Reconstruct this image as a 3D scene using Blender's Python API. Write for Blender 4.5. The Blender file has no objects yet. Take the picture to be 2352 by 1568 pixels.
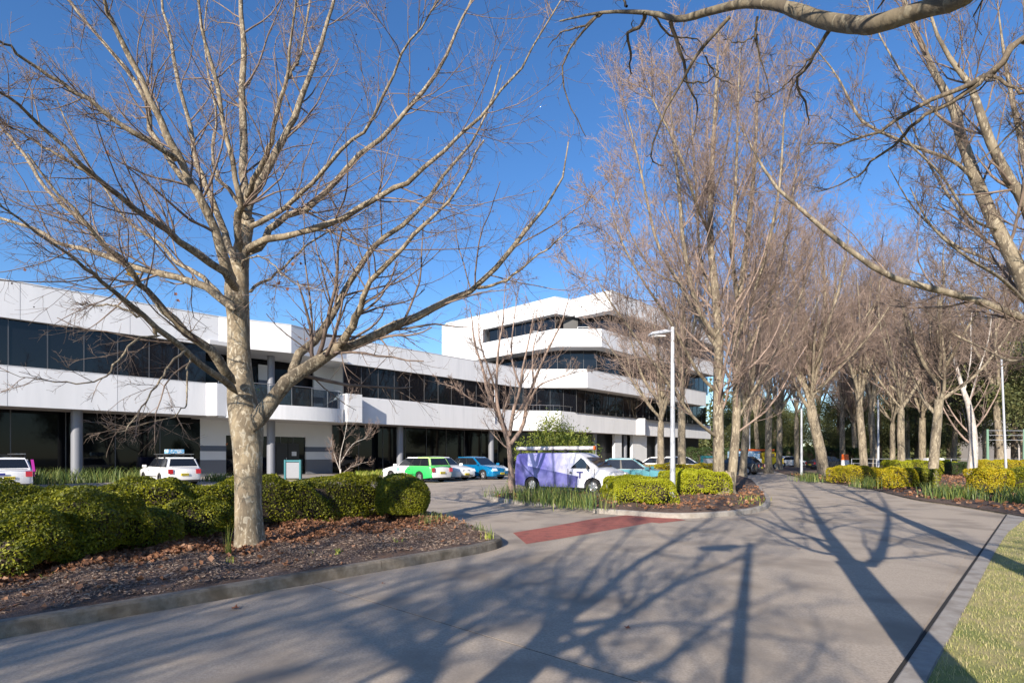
import bpy, bmesh, math, random
import numpy as np
from mathutils import Vector, Matrix
R = np.random.default_rng(7); random.seed(7)
sc = bpy.context.scene; col = sc.collection
# ------------------------------------------------------------ camera, sky, sun
EYE = 1.6; FP = 1300.0; CX = 1176.0; HY = 1045.0
cam = bpy.data.cameras.new('camera'); camo = bpy.data.objects.new('camera', cam); col.objects.link(camo)
camo.location = (0, 0, EYE); camo.rotation_euler = (math.radians(90), 0, 0)
cam.sensor_width = 36; cam.lens = 36*FP/2352; cam.shift_y = (HY-784)/2352; cam.clip_end = 3000; cam.clip_start = .05
sc.camera = camo
SD = np.array((.401, .916)); TE = .419                     # way the shadows fall, tangent of sun height
w = bpy.data.worlds.new('World'); sc.world = w; w.use_nodes = True
nt = w.node_tree; bg = nt.nodes['Background']
sky = nt.nodes.new('ShaderNodeTexSky'); sky.sky_type = 'NISHITA'; sky.sun_disc = False
sky.sun_elevation = math.atan(TE); sky.sun_rotation = math.atan2(-SD[0], -SD[1])
sky.air_density = 1.0; sky.dust_density = .35; sky.ozone_density = 4.0; sky.altitude = 300
hs = nt.nodes.new('ShaderNodeHueSaturation'); hs.inputs['Saturation'].default_value = 1.16; hs.inputs['Hue'].default_value = .505; nt.links.new(sky.outputs[0], hs.inputs['Color']); nt.links.new(hs.outputs[0], bg.inputs[0]); bg.inputs[1].default_value = .118
sun = bpy.data.lights.new('sun', 'SUN'); suno = bpy.data.objects.new('sun', sun); col.objects.link(suno)
sun.energy = 5.0; sun.angle = math.radians(.5); sun.color = (1, .9, .77)
suno.rotation_euler = Vector((SD[0], SD[1], -TE)).to_track_quat('-Z', 'Y').to_euler(); suno.location = (-20, -40, 30)
sc.view_settings.view_transform = 'Standard'; sc.view_settings.look = 'None'
sc.view_settings.exposure = .74; sc.view_settings.gamma = 1; sc.view_settings.use_curve_mapping = False

# ------------------------------------------------------------ helpers
def G(x, y, z=0.0):
    d = (EYE-z)*FP/(y-HY); return ((x-CX)*d/FP, d, z)
def P(x, y, d): return np.array(((x-CX)*d/FP, d, EYE+(HY-y)*d/FP))
def S(u, n, z=0.0): return (.67*u+.742*n, .742*u-.67*n, z)          # street frame
def F(u, n, z=0.0): return S(u+4.16, n-41.34, z)                    # facade frame
def nrm(v): return v/np.maximum(np.linalg.norm(v, axis=-1, keepdims=True), 1e-9)
def tag(o, label=None, cat=None, group=None, kind=None):
    if label: o['label'] = label
    if cat: o['category'] = cat
    if group: o['group'] = group
    if kind: o['kind'] = kind
    return o
def empty(name, loc=(0, 0, 0), rz=0, label=None, cat=None, group=None):
    o = bpy.data.objects.new(name, None); col.objects.link(o); o.location = loc; o.rotation_euler = (0, 0, rz)
    o.empty_display_size = .2
    return tag(o, label, cat, group)
def link(name, me, parent=None, loc=None):
    o = bpy.data.objects.new(name, me); col.objects.link(o); o.parent = parent
    if loc is not None: o.location = loc
    return o
def mesh_np(name, V, Fq, m, smooth=False, uv=None):
    """V (N,3); Fq list of index arrays (each (F,k))"""
    me = bpy.data.meshes.new(name); V = np.asarray(V, dtype=np.float32)
    Fq = [np.asarray(f, dtype=np.int32) for f in (Fq if isinstance(Fq, list) else [Fq]) if len(f)]
    nl = sum(f.size for f in Fq); nf = sum(len(f) for f in Fq)
    me.vertices.add(len(V)); me.vertices.foreach_set('co', V.ravel())
    me.loops.add(nl); me.loops.foreach_set('vertex_index', np.concatenate([f.ravel() for f in Fq]))
    tot = np.concatenate([np.full(len(f), f.shape[1], dtype=np.int32) for f in Fq])
    st = np.concatenate([[0], np.cumsum(tot)[:-1]]).astype(np.int32)
    me.polygons.add(nf); me.polygons.foreach_set('loop_start', st); me.polygons.foreach_set('loop_total', tot)
    me.polygons.foreach_set('use_smooth', np.full(nf, smooth)); me.update(calc_edges=True); me.validate()
    me.materials.append(m); return me
def copy_tree(o, parent=None):
    c = o.copy(); col.objects.link(c); c.parent = parent
    for ch in o.children: copy_tree(ch, c)
    return c
class MB:                                                   # collects faces, one mesh out
    def __init__(s): s.v = []; s.f = []
    def add(s, vs, fs):
        b = len(s.v); s.v += [tuple(map(float, v)) for v in vs]; s.f += [tuple(i+b for i in f) for f in fs]; return s
    def box(s, x0, x1, y0, y1, z0, z1, M=None):
        vs = [(x, y, z) for z in (z0, z1) for x, y in ((x0, y0), (x1, y0), (x1, y1), (x0, y1))]
        if M: vs = [M @ Vector(v) for v in vs]
        return s.add(vs, [(0, 3, 2, 1), (4, 5, 6, 7), (0, 1, 5, 4), (1, 2, 6, 5), (2, 3, 7, 6), (3, 0, 4, 7)])
    def prism(s, pts, z0, z1):
        n = len(pts); vs = [(p[0], p[1], z0) for p in pts]+[(p[0], p[1], z1) for p in pts]
        return s.add(vs, [tuple(range(n))[::-1], tuple(range(n, 2*n))]+[(i, (i+1) % n, n+(i+1) % n, n+i) for i in range(n)])
    def tube(s, pts, r, n=8, cap=True):
        pts = [Vector(p) for p in pts]; rs = r if hasattr(r, '__len__') else [r]*len(pts); vs = []; fs = []
        ref = Vector((.13, .2, 1)) if abs((pts[-1]-pts[0]).normalized().z) < .8 else Vector((1, .1, 0))
        for i, p in enumerate(pts):
            t = (pts[min(i+1, len(pts)-1)]-pts[max(i-1, 0)]).normalized(); a = t.cross(ref).normalized(); b = t.cross(a)
            for k in range(n):
                an = 2*math.pi*k/n; vs.append(p+(a*math.cos(an)+b*math.sin(an))*rs[i])
        for i in range(len(pts)-1):
            for k in range(n): fs.append((i*n+k, i*n+(k+1) % n, (i+1)*n+(k+1) % n, (i+1)*n+k))
        if cap: fs += [tuple(range(n))[::-1], tuple(range((len(pts)-1)*n, len(pts)*n))]
        return s.add(vs, fs)
    def build(s, name, m, parent=None, bevel=0, smooth=False, seg=2, tri=False):
        me = bpy.data.meshes.new(name); me.from_pydata(s.v, [], s.f); me.materials.append(m)
        bm = bmesh.new(); bm.from_mesh(me)
        if tri: bmesh.ops.triangulate(bm, faces=[f for f in bm.faces if len(f.verts) > 4])
        bmesh.ops.recalc_face_normals(bm, faces=bm.faces)
        if bevel: bmesh.ops.bevel(bm, geom=[e for e in bm.edges if len(e.link_faces) == 2 and e.calc_face_angle(0) > .45], offset=bevel, segments=seg, affect='EDGES', clamp_overlap=True)
        bm.to_mesh(me); bm.free()
        if smooth:
            for p in me.polygons: p.use_smooth = True
            me.set_sharp_from_angle(angle=math.radians(40))
        return link(name, me, parent)

# ------------------------------------------------------------ materials
def mat(name, c, rough=.8, c2=None, scale=5, c3=None, bump=0, bscale=None, metal=0, spec=.5, coat=0, stretch=None, contrast=(.35, .65), coords='Object', detail=6, randisl=None, transl=0, c3s=None):
    m = bpy.data.materials.new(name); m.use_nodes = True; n = m.node_tree.nodes; L = m.node_tree.links
    b = n['Principled BSDF']; b.inputs['Roughness'].default_value = rough; b.inputs['Metallic'].default_value = metal
    b.inputs['Specular IOR Level'].default_value = spec; b.inputs['Coat Weight'].default_value = coat
    b.inputs['Base Color'].default_value = (*c, 1)
    tc = n.new('ShaderNodeTexCoord'); out = tc.outputs[coords]
    if stretch:
        mp = n.new('ShaderNodeMapping'); mp.inputs['Scale'].default_value = stretch; L.new(out, mp.inputs[0]); out = mp.outputs[0]
    cur = None
    if c2:
        t = n.new('ShaderNodeTexNoise'); t.inputs['Scale'].default_value = scale; t.inputs['Detail'].default_value = detail; t.inputs['Roughness'].default_value = .6
        L.new(out, t.inputs['Vector']); r = n.new('ShaderNodeValToRGB'); e = r.color_ramp.elements
        e[0].position, e[1].position = contrast; e[0].color = (*c, 1); e[1].color = (*c2, 1)
        L.new(t.outputs['Fac'], r.inputs[0]); cur = r.outputs[0]
        if c3:
            t2 = n.new('ShaderNodeTexNoise'); t2.inputs['Scale'].default_value = c3s or scale*.23; t2.inputs['Detail'].default_value = 3
            L.new(out, t2.inputs['Vector']); mx = n.new('ShaderNodeMixRGB'); rr = n.new('ShaderNodeValToRGB')
            rr.color_ramp.elements[0].position = .48; rr.color_ramp.elements[1].position = .66
            L.new(t2.outputs['Fac'], rr.inputs[0]); L.new(rr.outputs[0], mx.inputs[0]); L.new(cur, mx.inputs[1]); mx.inputs[2].default_value = (*c3, 1); cur = mx.outputs[0]
    if randisl:
        g = n.new('ShaderNodeNewGeometry'); r = n.new('ShaderNodeValToRGB'); e = r.color_ramp.elements; e[0].position = 0; e[0].color = (*randisl[0], 1)
        e[1].position = 1; e[1].color = (*randisl[-1], 1)
        for i, cc in enumerate(randisl[1:-1]):
            k = e.new((i+1)/(len(randisl)-1)); k.color = (*cc, 1)
        L.new(g.outputs['Random Per Island'], r.inputs[0])
        if cur is None: cur = r.outputs[0]
        else:
            mx = n.new('ShaderNodeMixRGB'); mx.inputs[0].default_value = .55; L.new(cur, mx.inputs[1]); L.new(r.outputs[0], mx.inputs[2]); cur = mx.outputs[0]
    if cur is not None: L.new(cur, b.inputs['Base Color'])
    if bump:
        t = n.new('ShaderNodeTexNoise'); t.inputs['Scale'].default_value = bscale or scale*3; t.inputs['Detail'].default_value = 5
        L.new(out, t.inputs['Vector']); bp = n.new('ShaderNodeBump'); bp.inputs['Strength'].default_value = bump; bp.inputs['Distance'].default_value = .02
        L.new(t.outputs['Fac'], bp.inputs['Height']); L.new(bp.outputs[0], b.inputs['Normal'])
    if transl:
        tr = n.new('ShaderNodeBsdfTranslucent'); ms = n.new('ShaderNodeMixShader'); ms.inputs[0].default_value = transl
        if cur is not None: L.new(cur, tr.inputs[0])
        else: tr.inputs[0].default_value = (*c, 1)
        L.new(b.outputs[0], ms.inputs[1]); L.new(tr.outputs[0], ms.inputs[2]); L.new(ms.outputs[0], n['Material Output'].inputs[0])
    return m
def bark_mat(name, a, b_, c_, sc_=6, st=(1, 1, .45)):
    m = mat(name, a, .85, b_, sc_, bump=.5, bscale=25, stretch=st, contrast=(.42, .56))
    n = m.node_tree.nodes; L = m.node_tree.links; b = n['Principled BSDF']; src = b.inputs['Base Color'].links[0].from_socket
    mp = [x for x in n if x.type == 'MAPPING'][0]
    v = n.new('ShaderNodeTexNoise'); v.inputs['Scale'].default_value = sc_*3.1; v.inputs['Detail'].default_value = 3; v.inputs['Distortion'].default_value = 1.2
    L.new(mp.outputs[0], v.inputs['Vector']); r = n.new('ShaderNodeValToRGB'); r.color_ramp.elements[0].position = .54; r.color_ramp.elements[1].position = .6
    L.new(v.outputs['Fac'], r.inputs[0]); mx = n.new('ShaderNodeMixRGB'); mx.inputs[2].default_value = (*c_, 1)
    L.new(r.outputs[0], mx.inputs[0]); L.new(src, mx.inputs[1]); L.new(mx.outputs[0], b.inputs['Base Color']); return m
M = {}
M['plane_bark'] = bark_mat('plane_bark', (.31, .25, .165), (.19, .15, .1), (.42, .37, .28), 5)
M['shaded_olive_bark'] = bark_mat('shaded_olive_bark', (.16, .13, .085), (.1, .08, .055), (.21, .18, .125), 6)  # shade of the overhead limb put into a darker olive colour
M['limb_bark'] = bark_mat('limb_bark', (.25, .2, .135), (.12, .095, .065), (.35, .3, .215), 7)
M['twig'] = mat('twig', (.27, .2, .155), .85, (.1, .072, .06), 3)
M['twig_pink'] = mat('twig_pink', (.37, .275, .225), .85, (.19, .14, .115), 1.5)
M['grey_bark'] = bark_mat('grey_bark', (.26, .215, .15), (.13, .105, .075), (.34, .29, .21), 4, (1, 1, .3))
M['dark_bark'] = bark_mat('dark_bark', (.13, .1, .07), (.07, .055, .04), (.2, .16, .11), 8)
M['pink_bark'] = bark_mat('pink_bark', (.27, .19, .15), (.15, .11, .09), (.36, .27, .22), 6, (1, 1, .3))
M['white_bark'] = bark_mat('white_bark', (.52, .48, .43), (.38, .34, .3), (.6, .57, .53), 4, (1, 1, .3))
M['road'] = mat('road_concrete', (.36, .298, .235), .9, (.47, .395, .315), 50, (.29, .24, .19), bump=.5, bscale=160, contrast=(.38, .62), detail=9, c3s=.9)
M['slab'] = mat('slab_concrete', (.26, .22, .183), .9, (.36, .31, .262), 150, (.235, .2, .167), bump=.4, bscale=220)
M['dark'] = mat('dark_joint', (.02, .018, .016), .9)
M['kerb'] = mat('kerb_concrete', (.18, .148, .108), .9, (.27, .23, .18), 14, (.11, .09, .065), bump=.4, bscale=90)
M['kerb2'] = mat('pale_kerb', (.3, .27, .24), .9, (.36, .33, .29), 14, (.24, .21, .18), bump=.3, bscale=90)
M['red'] = mat('red_paving', (.31, .085, .06), .85, (.4, .125, .09), 22, (.24, .08, .06), bump=.3, bscale=160)
M['soil'] = mat('mulch_soil', (.075, .048, .036), .95, (.16, .11, .085), 30, (.1, .055, .035), bump=.9, bscale=60)
M['ground'] = mat('ground_earth', (.07, .075, .035), .95, (.12, .1, .06), 2)
M['lawn'] = mat('lawn', (.3, .28, .1), .95, (.38, .31, .15), 6, (.2, .22, .06), bump=.5, bscale=60)
M['chip'] = mat('bark_chips', (.2, .13, .1), .9, randisl=[(.06, .036, .025), (.17, .11, .08), (.36, .27, .2), (.1, .062, .045)])
M['litter'] = mat('dead_leaves', (.35, .15, .07), .8, randisl=[(.12, .05, .025), (.33, .16, .085), (.2, .085, .04), (.46, .27, .17)], transl=.15)
M['hedge'] = mat('hedge_leaf', (.13, .15, .012), .55, (.32, .32, .01), 1.1, randisl=[(.03, .045, .01), (.12, .15, .012), (.5, .46, .015)], transl=.3, contrast=(.4, .6))
M['hedge_lime'] = mat('hedge_leaf_lime', (.3, .33, .01), .55, (.38, .4, .01), 1.3, randisl=[(.16, .2, .012), (.42, .44, .012), (.55, .5, .02)], transl=.3)
M['hedge_gold'] = mat('hedge_leaf_gold', (.42, .36, .012), .55, (.32, .36, .012), 1.3, randisl=[(.2, .22, .012), (.55, .42, .01), (.7, .45, .01)], transl=.3)
M['hedge_dark'] = mat('hedge_leaf_dark', (.03, .055, .015), .6, (.05, .08, .02), 1.3, randisl=[(.015, .03, .008), (.06, .1, .02)], transl=.2)
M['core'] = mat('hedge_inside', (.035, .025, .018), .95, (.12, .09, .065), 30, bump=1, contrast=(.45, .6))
M['strap'] = mat('strap_leaf', (.1, .17, .04), .5, randisl=[(.05, .1, .025), (.14, .2, .05), (.3, .32, .08)], transl=.25)
M['strap_lime'] = mat('strap_leaf_lime', (.25, .35, .05), .5, randisl=[(.16, .26, .03), (.35, .42, .06), (.45, .42, .1)], transl=.3)
M['shrub'] = mat('shrub_leaf', (.18, .23, .03), .5, randisl=[(.06, .1, .02), (.2, .26, .04), (.32, .34, .06)], transl=.3)
M['pine'] = mat('evergreen_leaf', (.06, .08, .025), .7, (.11, .12, .04), .3, randisl=[(.03, .045, .015), (.09, .11, .03), (.2, .18, .06)], transl=.15)
M['grass'] = mat('grass_blade', (.25, .25, .08), .7, randisl=[(.2, .24, .05), (.42, .4, .14), (.6, .5, .28), (.3, .34, .08)], transl=.25)
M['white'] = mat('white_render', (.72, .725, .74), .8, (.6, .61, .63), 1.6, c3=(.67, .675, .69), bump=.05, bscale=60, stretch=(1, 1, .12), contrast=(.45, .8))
M['white2'] = mat('white_core', (.62, .62, .63), .8)
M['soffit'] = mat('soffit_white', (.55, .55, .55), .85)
M['pier'] = mat('entry_wall_white', (.66, .67, .68), .8, (.62, .63, .64), .6)
M['navy'] = mat('wall_stripe_slate', (.1, .12, .16), .7)
M['plinth'] = mat('wall_plinth_grey', (.16, .165, .18), .8)
M['column'] = mat('column_paint', (.2, .21, .24), .45)
M['glass'] = mat('tinted_glass', (.006, .007, .01), .025, spec=.5)
M['shop'] = mat('shop_glass', (.004, .005, .007), .03, spec=.22)
M['glass'].node_tree.nodes['Principled BSDF'].inputs['IOR'].default_value = 1.5
M['frame'] = mat('window_frame', (.02, .02, .022), .4)
M['mullion'] = mat('mullion_metal', (.12, .12, .125), .4, metal=.5)
M['steel'] = mat('steel', (.45, .45, .46), .3, metal=.9)
M['galv'] = mat('pale_pole_metal', (.5, .52, .56), .45, (.44, .46, .5), 8, metal=.2)
M['pole_green'] = mat('green_pole', (.16, .28, .2), .5)
M['teal'] = mat('teal_frame', (.015, .14, .17), .4)
M['signgrey'] = mat('sign_panel', (.22, .23, .26), .5)
M['rail_glass'] = mat('rail_glass', (.2, .25, .3), .02)
M['rail_glass'].node_tree.nodes['Principled BSDF'].inputs['Transmission Weight'].default_value = .95
M['carwhite'] = mat('car_white', (.8, .8, .8), .25, coat=.6); M['carblue'] = mat('car_blue', (.0, .16, .36), .25, coat=.7, metal=.2)
M['carsilver'] = mat('car_silver', (.55, .57, .6), .3, coat=.6, metal=.3); M['cardark'] = mat('car_dark', (.02, .022, .03), .25, coat=.7)
M['carteal'] = mat('car_teal', (.08, .27, .33), .25, coat=.6); M['carmagenta'] = mat('car_magenta', (.45, .03, .3), .3, coat=.6)
M['yellow'] = mat('yellow_paint', (.8, .55, .0), .4); M['orange'] = mat('orange_paint', (.8, .14, .02), .5)
M['cglass'] = mat('car_glass', (.012, .014, .018), .03, spec=.8); M['tyre'] = mat('tyre_rubber', (.015, .015, .016), .85)
M['rim'] = mat('alloy', (.5, .5, .52), .3, metal=.8); M['blacktrim'] = mat('black_trim', (.015, .015, .016), .5)
M['redlight'] = mat('tail_light', (.45, .01, .015), .15, coat=.8); M['lamp'] = mat('head_lamp', (.75, .77, .8), .1, coat=1)
M['plate'] = mat('yellow_plate', (.75, .6, .03), .5); M['ink'] = mat('plate_ink', (.02, .02, .02), .6); M['logo'] = mat('navy_logo', (.03, .04, .22), .5)
M['tealink'] = mat('teal_logo', (.02, .4, .25), .5)
M['pvc'] = mat('white_pipe', (.68, .66, .66), .5, (.5, .48, .47), 6); M['boxblue'] = mat('blue_print', (.08, .35, .6), .5, (.6, .65, .7), 9, contrast=(.48, .52))
M['deadleaf'] = mat('hanging_leaf', (.3, .12, .06), .7, transl=.3); M['leafyellow'] = mat('yellow_leaf', (.5, .3, .03), .7, transl=.3)
M['seed'] = mat('seed_ball', (.06, .035, .025), .9)
M['brickfar'] = mat('far_wall', (.35, .32, .3), .8)

# wrapped paints: print on the body, in the car's own coordinates
def wrap_green():
    m = mat('green_wrap', (.8, .8, .8), .25, coat=.6); n = m.node_tree.nodes; L = m.node_tree.links; b = n['Principled BSDF']
    tc = n.new('ShaderNodeTexCoord'); sp = n.new('ShaderNodeSeparateXYZ'); L.new(tc.outputs['Object'], sp.inputs[0])
    def mth(op, a, b_=None, c=None):
        q = n.new('ShaderNodeMath'); q.operation = op
        for i, v in enumerate((a, b_, c)):
            if v is None: continue
            if isinstance(v, (int, float)): q.inputs[i].default_value = v
            else: L.new(v, q.inputs[i])
        return q.outputs[0]
    x, z = sp.outputs[0], sp.outputs[2]
    lo = mth('GREATER_THAN', mth('ADD', z, mth('MULTIPLY', mth('ADD', x, -.35), -.28)), .68)       # lower edge of the wedge
    hi = mth('LESS_THAN', mth('ADD', z, mth('MULTIPLY', x, .9)), .65)          # upper edge
    lo2 = mth('GREATER_THAN', z, .2)
    rear = mth('GREATER_THAN', x, -2.38); wedge = mth('MULTIPLY', mth('MULTIPLY', hi, mth('MAXIMUM', lo, mth('LESS_THAN', x, -.9))), mth('MULTIPLY', rear, lo2))
    r = n.new('ShaderNodeValToRGB'); e = r.color_ramp.elements; e[0].position = .3; e[0].color = (.02, .42, .09, 1); e[1].position = .98; e[1].color = (.55, .85, .3, 1)
    k = e.new(.62); k.color = (.06, .55, .13, 1); k = e.new(.72); k.color = (.38, .75, .25, 1)
    L.new(mth('DIVIDE', z, 1.5), r.inputs[0])
    mx = n.new('ShaderNodeMixRGB'); L.new(wedge, mx.inputs[0]); mx.inputs[1].default_value = (.8, .8, .8, 1); L.new(r.outputs[0], mx.inputs[2]); L.new(mx.outputs[0], b.inputs['Base Color']); return m
def wrap_purple():
    m = mat('purple_wrap', (.8, .8, .8), .35, coat=.3); n = m.node_tree.nodes; L = m.node_tree.links; b = n['Principled BSDF']
    tc = n.new('ShaderNodeTexCoord'); sp = n.new('ShaderNodeSeparateXYZ'); L.new(tc.outputs['Object'], sp.inputs[0])
    r = n.new('ShaderNodeValToRGB'); e = r.color_ramp.elements; r.color_ramp.interpolation = 'LINEAR'
    e[0].position = 0; e[0].color = (.14, .13, .45, 1); e[1].position = 1; e[1].color = (.8, .8, .8, 1)
    for p_, c_ in ((.06, (.14, .13, .45, 1)), (.075, (.07, .07, .28, 1)), (.15, (.07, .07, .28, 1)), (.165, (.5, .5, .8, 1)), (.3, (.14, .13, .48, 1)), (.5, (.36, .36, .6, 1)), (.62, (.75, .75, .84, 1))):
        k = e.new(p_); k.color = c_
    mr = n.new('ShaderNodeMapRange'); mr.inputs[1].default_value = -2.42; mr.inputs[2].default_value = 2.4; L.new(sp.outputs[0], mr.inputs[0]); L.new(mr.outputs[0], r.inputs[0])
    # low wedge of deeper violet along the flank, running to a point on the door
    q = n.new('ShaderNodeMath'); q.operation = 'MULTIPLY_ADD'; L.new(sp.outputs[0], q.inputs[0]); q.inputs[1].default_value = .17; L.new(sp.outputs[2], q.inputs[2])
    q2 = n.new('ShaderNodeMath'); q2.operation = 'LESS_THAN'; L.new(q.outputs[0], q2.inputs[0]); q2.inputs[1].default_value = .86
    q3 = n.new('ShaderNodeMath'); q3.operation = 'LESS_THAN'; L.new(sp.outputs[0], q3.inputs[0]); q3.inputs[1].default_value = .75
    q5 = n.new('ShaderNodeMath'); q5.operation = 'GREATER_THAN'; L.new(q.outputs[0], q5.inputs[0]); q5.inputs[1].default_value = -5
    q4 = n.new('ShaderNodeMath'); q4.operation = 'MULTIPLY'; L.new(q2.outputs[0], q4.inputs[0]); L.new(q3.outputs[0], q4.inputs[1])
    ns = n.new('ShaderNodeTexNoise'); ns.inputs['Scale'].default_value = 2.5; L.new(tc.outputs['Object'], ns.inputs['Vector'])
    rr = n.new('ShaderNodeValToRGB'); rr.color_ramp.elements[0].position = .35; rr.color_ramp.elements[1].position = .65
    rr.color_ramp.elements[0].color = (.05, .05, .22, 1); rr.color_ramp.elements[1].color = (.14, .14, .38, 1); L.new(ns.outputs['Fac'], rr.inputs[0])
    mx = n.new('ShaderNodeMixRGB'); L.new(q4.outputs[0], mx.inputs[0]); L.new(r.outputs[0], mx.inputs[1]); L.new(rr.outputs[0], mx.inputs[2])
    L.new(mx.outputs[0], b.inputs['Base Color']); return m
M['green_wrap'] = wrap_green(); M['purple_wrap'] = wrap_purple()

# ------------------------------------------------------------ ground, road, beds
def sheet(name, pts, z, m, kind='structure', parent=None):
    me = bpy.data.meshes.new(name); me.from_pydata([(p[0], p[1], z) for p in pts], [], [tuple(range(len(pts)))]); me.materials.append(m)
    bm = bmesh.new(); bm.from_mesh(me); bmesh.ops.triangulate(bm, faces=bm.faces); bmesh.ops.recalc_face_normals(bm, faces=bm.faces)
    if bm.faces[0].normal.z < 0: bmesh.ops.reverse_faces(bm, faces=bm.faces)
    bm.to_mesh(me); bm.free(); o = link(name, me, parent)
    if not parent: o['kind'] = kind
    return o
sheet('ground', [(-900, -900), (900, -900), (900, 1500), (-900, 1500)], -.012, M['ground'])
sheet('road', [S(-60, -37.2), S(-60, -.42), S(16.5, -.42), G(2345, 1195), (60, 60), (60, 140), (10, 140), S(60, -30), S(60, -37.2)], 0.0, M['road'])
jb = sheet('road_joint', [S(3.4, -.96), S(3.7, -.96), S(3.7, -6.9), S(3.4, -6.9)], .002, M['dark'])
for a, b in ((-8.2, 3.55), (3.566, 12.2)):
    for c, d in ((-6.55, -.68 if a > 0 else -.95),):
        b_ = MB(); b_.prism([S(a, d), S(b, d), S(b, c), S(a, c)], .0022, .006); o = b_.build('slab', M['road'], jb)
# footing strip along the verge and the kerb on its far side
ja, jb_ = np.array(G(2055, 1568)[:2]), np.array(G(2314, 1182)[:2]); ka, kb_ = np.array(G(2131, 1568)[:2]), np.array(G(2290, 1262)[:2])
jd = jb_-ja; kd = kb_-ka
vp = [ja-jd*1.6, jb_, np.array(G(2352, 1183)[:2]), np.array(G(2420, 1178)[:2]), np.array(G(2420, 1190)[:2]), np.array(G(2352, 1196)[:2]), np.array(G(2316, 1224)[:2]), kb_, ka, ka-kd*3]
verge = MB(); verge.prism(vp[::-1], -.01, .028); vo = verge.build('verge_kerb', M['kerb2'], bevel=.01, tri=True); vo['kind'] = 'structure'
gap_ = MB(); nj = np.array((-jd[1], jd[0]))/np.linalg.norm(jd)*.035; gap_.prism([ja-jd*1.6, jb_, jb_+nj, ja-jd*1.6+nj], .0065, .0085); o = gap_.build('gutter_joint', M['dark']); o['kind'] = 'structure'
gvp = [ka-kd*3, ka, kb_, np.array(G(2316, 1224)[:2]), np.array(G(2352, 1196)[:2]), np.array(G(2420, 1190)[:2])]
sheet('grass_verge', [*gvp, (40, 16), (40, -20)], .02, M['lawn'])
rp = [G(1178, 1223), G(1209, 1249), G(1290, 1236), G(1410, 1215), G(1500, 1203), G(1575, 1194), G(1509, 1182), G(1454, 1181), G(1363, 1191), G(1259, 1210)]
rp = [(x, y) for x, y, z in rp]; sheet('red_paving_strip', rp, .004, M['red'])

def smooth_poly(pts, n=6, closed=True):
    pts = [np.array(p[:2], float) for p in pts]; out = []; N = len(pts)
    for i in range(N if closed else N-1):
        p0, p1, p2, p3 = [pts[j % N] if closed else pts[min(max(j, 0), N-1)] for j in (i-1, i, i+1, i+2)]
        for k in range(n):
            t = k/n; out.append(.5*((2*p1)+(-p0+p2)*t+(2*p0-5*p1+4*p2-p3)*t*t+(-p0+3*p1-3*p2+p3)*t**3))
    if not closed: out.append(pts[-1])
    return [tuple(p) for p in out]
def offs(pts, d, closed=True):
    P_ = np.array([p[:2] for p in pts]); N = len(P_); out = []
    for i in range(N):
        a = P_[(i-1) % N] if closed or i > 0 else P_[i]; b = P_[(i+1) % N] if closed or i < N-1 else P_[i]
        t = b-a; t = t/np.linalg.norm(t); out.append(tuple(P_[i]+d*np.array((-t[1], t[0]))))
    return out
def kerb_ring(name, pts, h, w_, m, closed=True, piece=8, gap=.0, bed_m=None, bed_z=None, label=None):
    """kerb stones along a line, each stone its own part"""
    root = None; inner = offs(pts, w_, closed); N = len(pts); rng = range(0, N if closed else N-1, piece); first = True
    root = bpy.data.objects.new(name, None); col.objects.link(root); root['kind'] = 'structure'
    for s in rng:
        e = min(s+piece, N if closed else N-1); idx = [i % N for i in range(s, e+1)]
        if len(idx) < 2: continue
        O = [np.array(pts[i]) for i in idx]; I = [np.array(inner[i]) for i in idx]
        g = .008; O[0] = O[0]+(O[1]-O[0])*g/max(.01, np.linalg.norm(O[1]-O[0])); I[0] = I[0]+(I[1]-I[0])*g/max(.01, np.linalg.norm(I[1]-I[0]))
        vs = []; fs = []; c = .025
        for o_, i_ in zip(O, I):
            d = (i_-o_)/np.linalg.norm(i_-o_)
            for q, z in ((o_, -.01), (o_+d*.012, h-c), (o_+d*(c+.012), h), (i_, h), (i_, -.01)): vs.append((q[0], q[1], z))
        k = 5
        for i in range(len(O)-1):
            for j in range(k): fs.append((i*k+j, (i+1)*k+j, (i+1)*k+(j+1) % k, i*k+(j+1) % k))
        fs += [tuple(range(k)), tuple(range((len(O)-1)*k, len(O)*k))[::-1]]
        MB().add(vs, fs).build('kerb_stone', m, root)
    return root, inner
# near-left planted island
isl = [S(u, -6.62+.01*u) for u in np.arange(-16, 6.6, .515)]
tip = smooth_poly([S(6.4, -6.55), S(7.2, -6.75), S(7.75, -7.4), S(8.3, -8.8), S(8.9, -10.4), S(9.5, -11.9), S(9.2, -12.9), S(8, -13.1)], 4, False)
isl = [tuple(p[:2]) for p in isl[:-1]]+tip+[tuple(S(u, -13.1)[:2]) for u in np.arange(7, -17, -1.6)]
kr, inn = kerb_ring('island_kerb', isl, .14, .15, M['kerb'], True, 10)
def inpoly(x, y, poly):
    poly = np.array([p[:2] for p in poly]); x = np.asarray(x); y = np.asarray(y); c = np.zeros(x.shape, bool); j = len(poly)-1
    for i in range(len(poly)):
        xi, yi = poly[i]; xj, yj = poly[j]
        c ^= ((yi > y) != (yj > y)) & (x < (xj-xi)*(y-yi)/(yj-yi+1e-12)+xi); j = i
    return c
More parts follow.
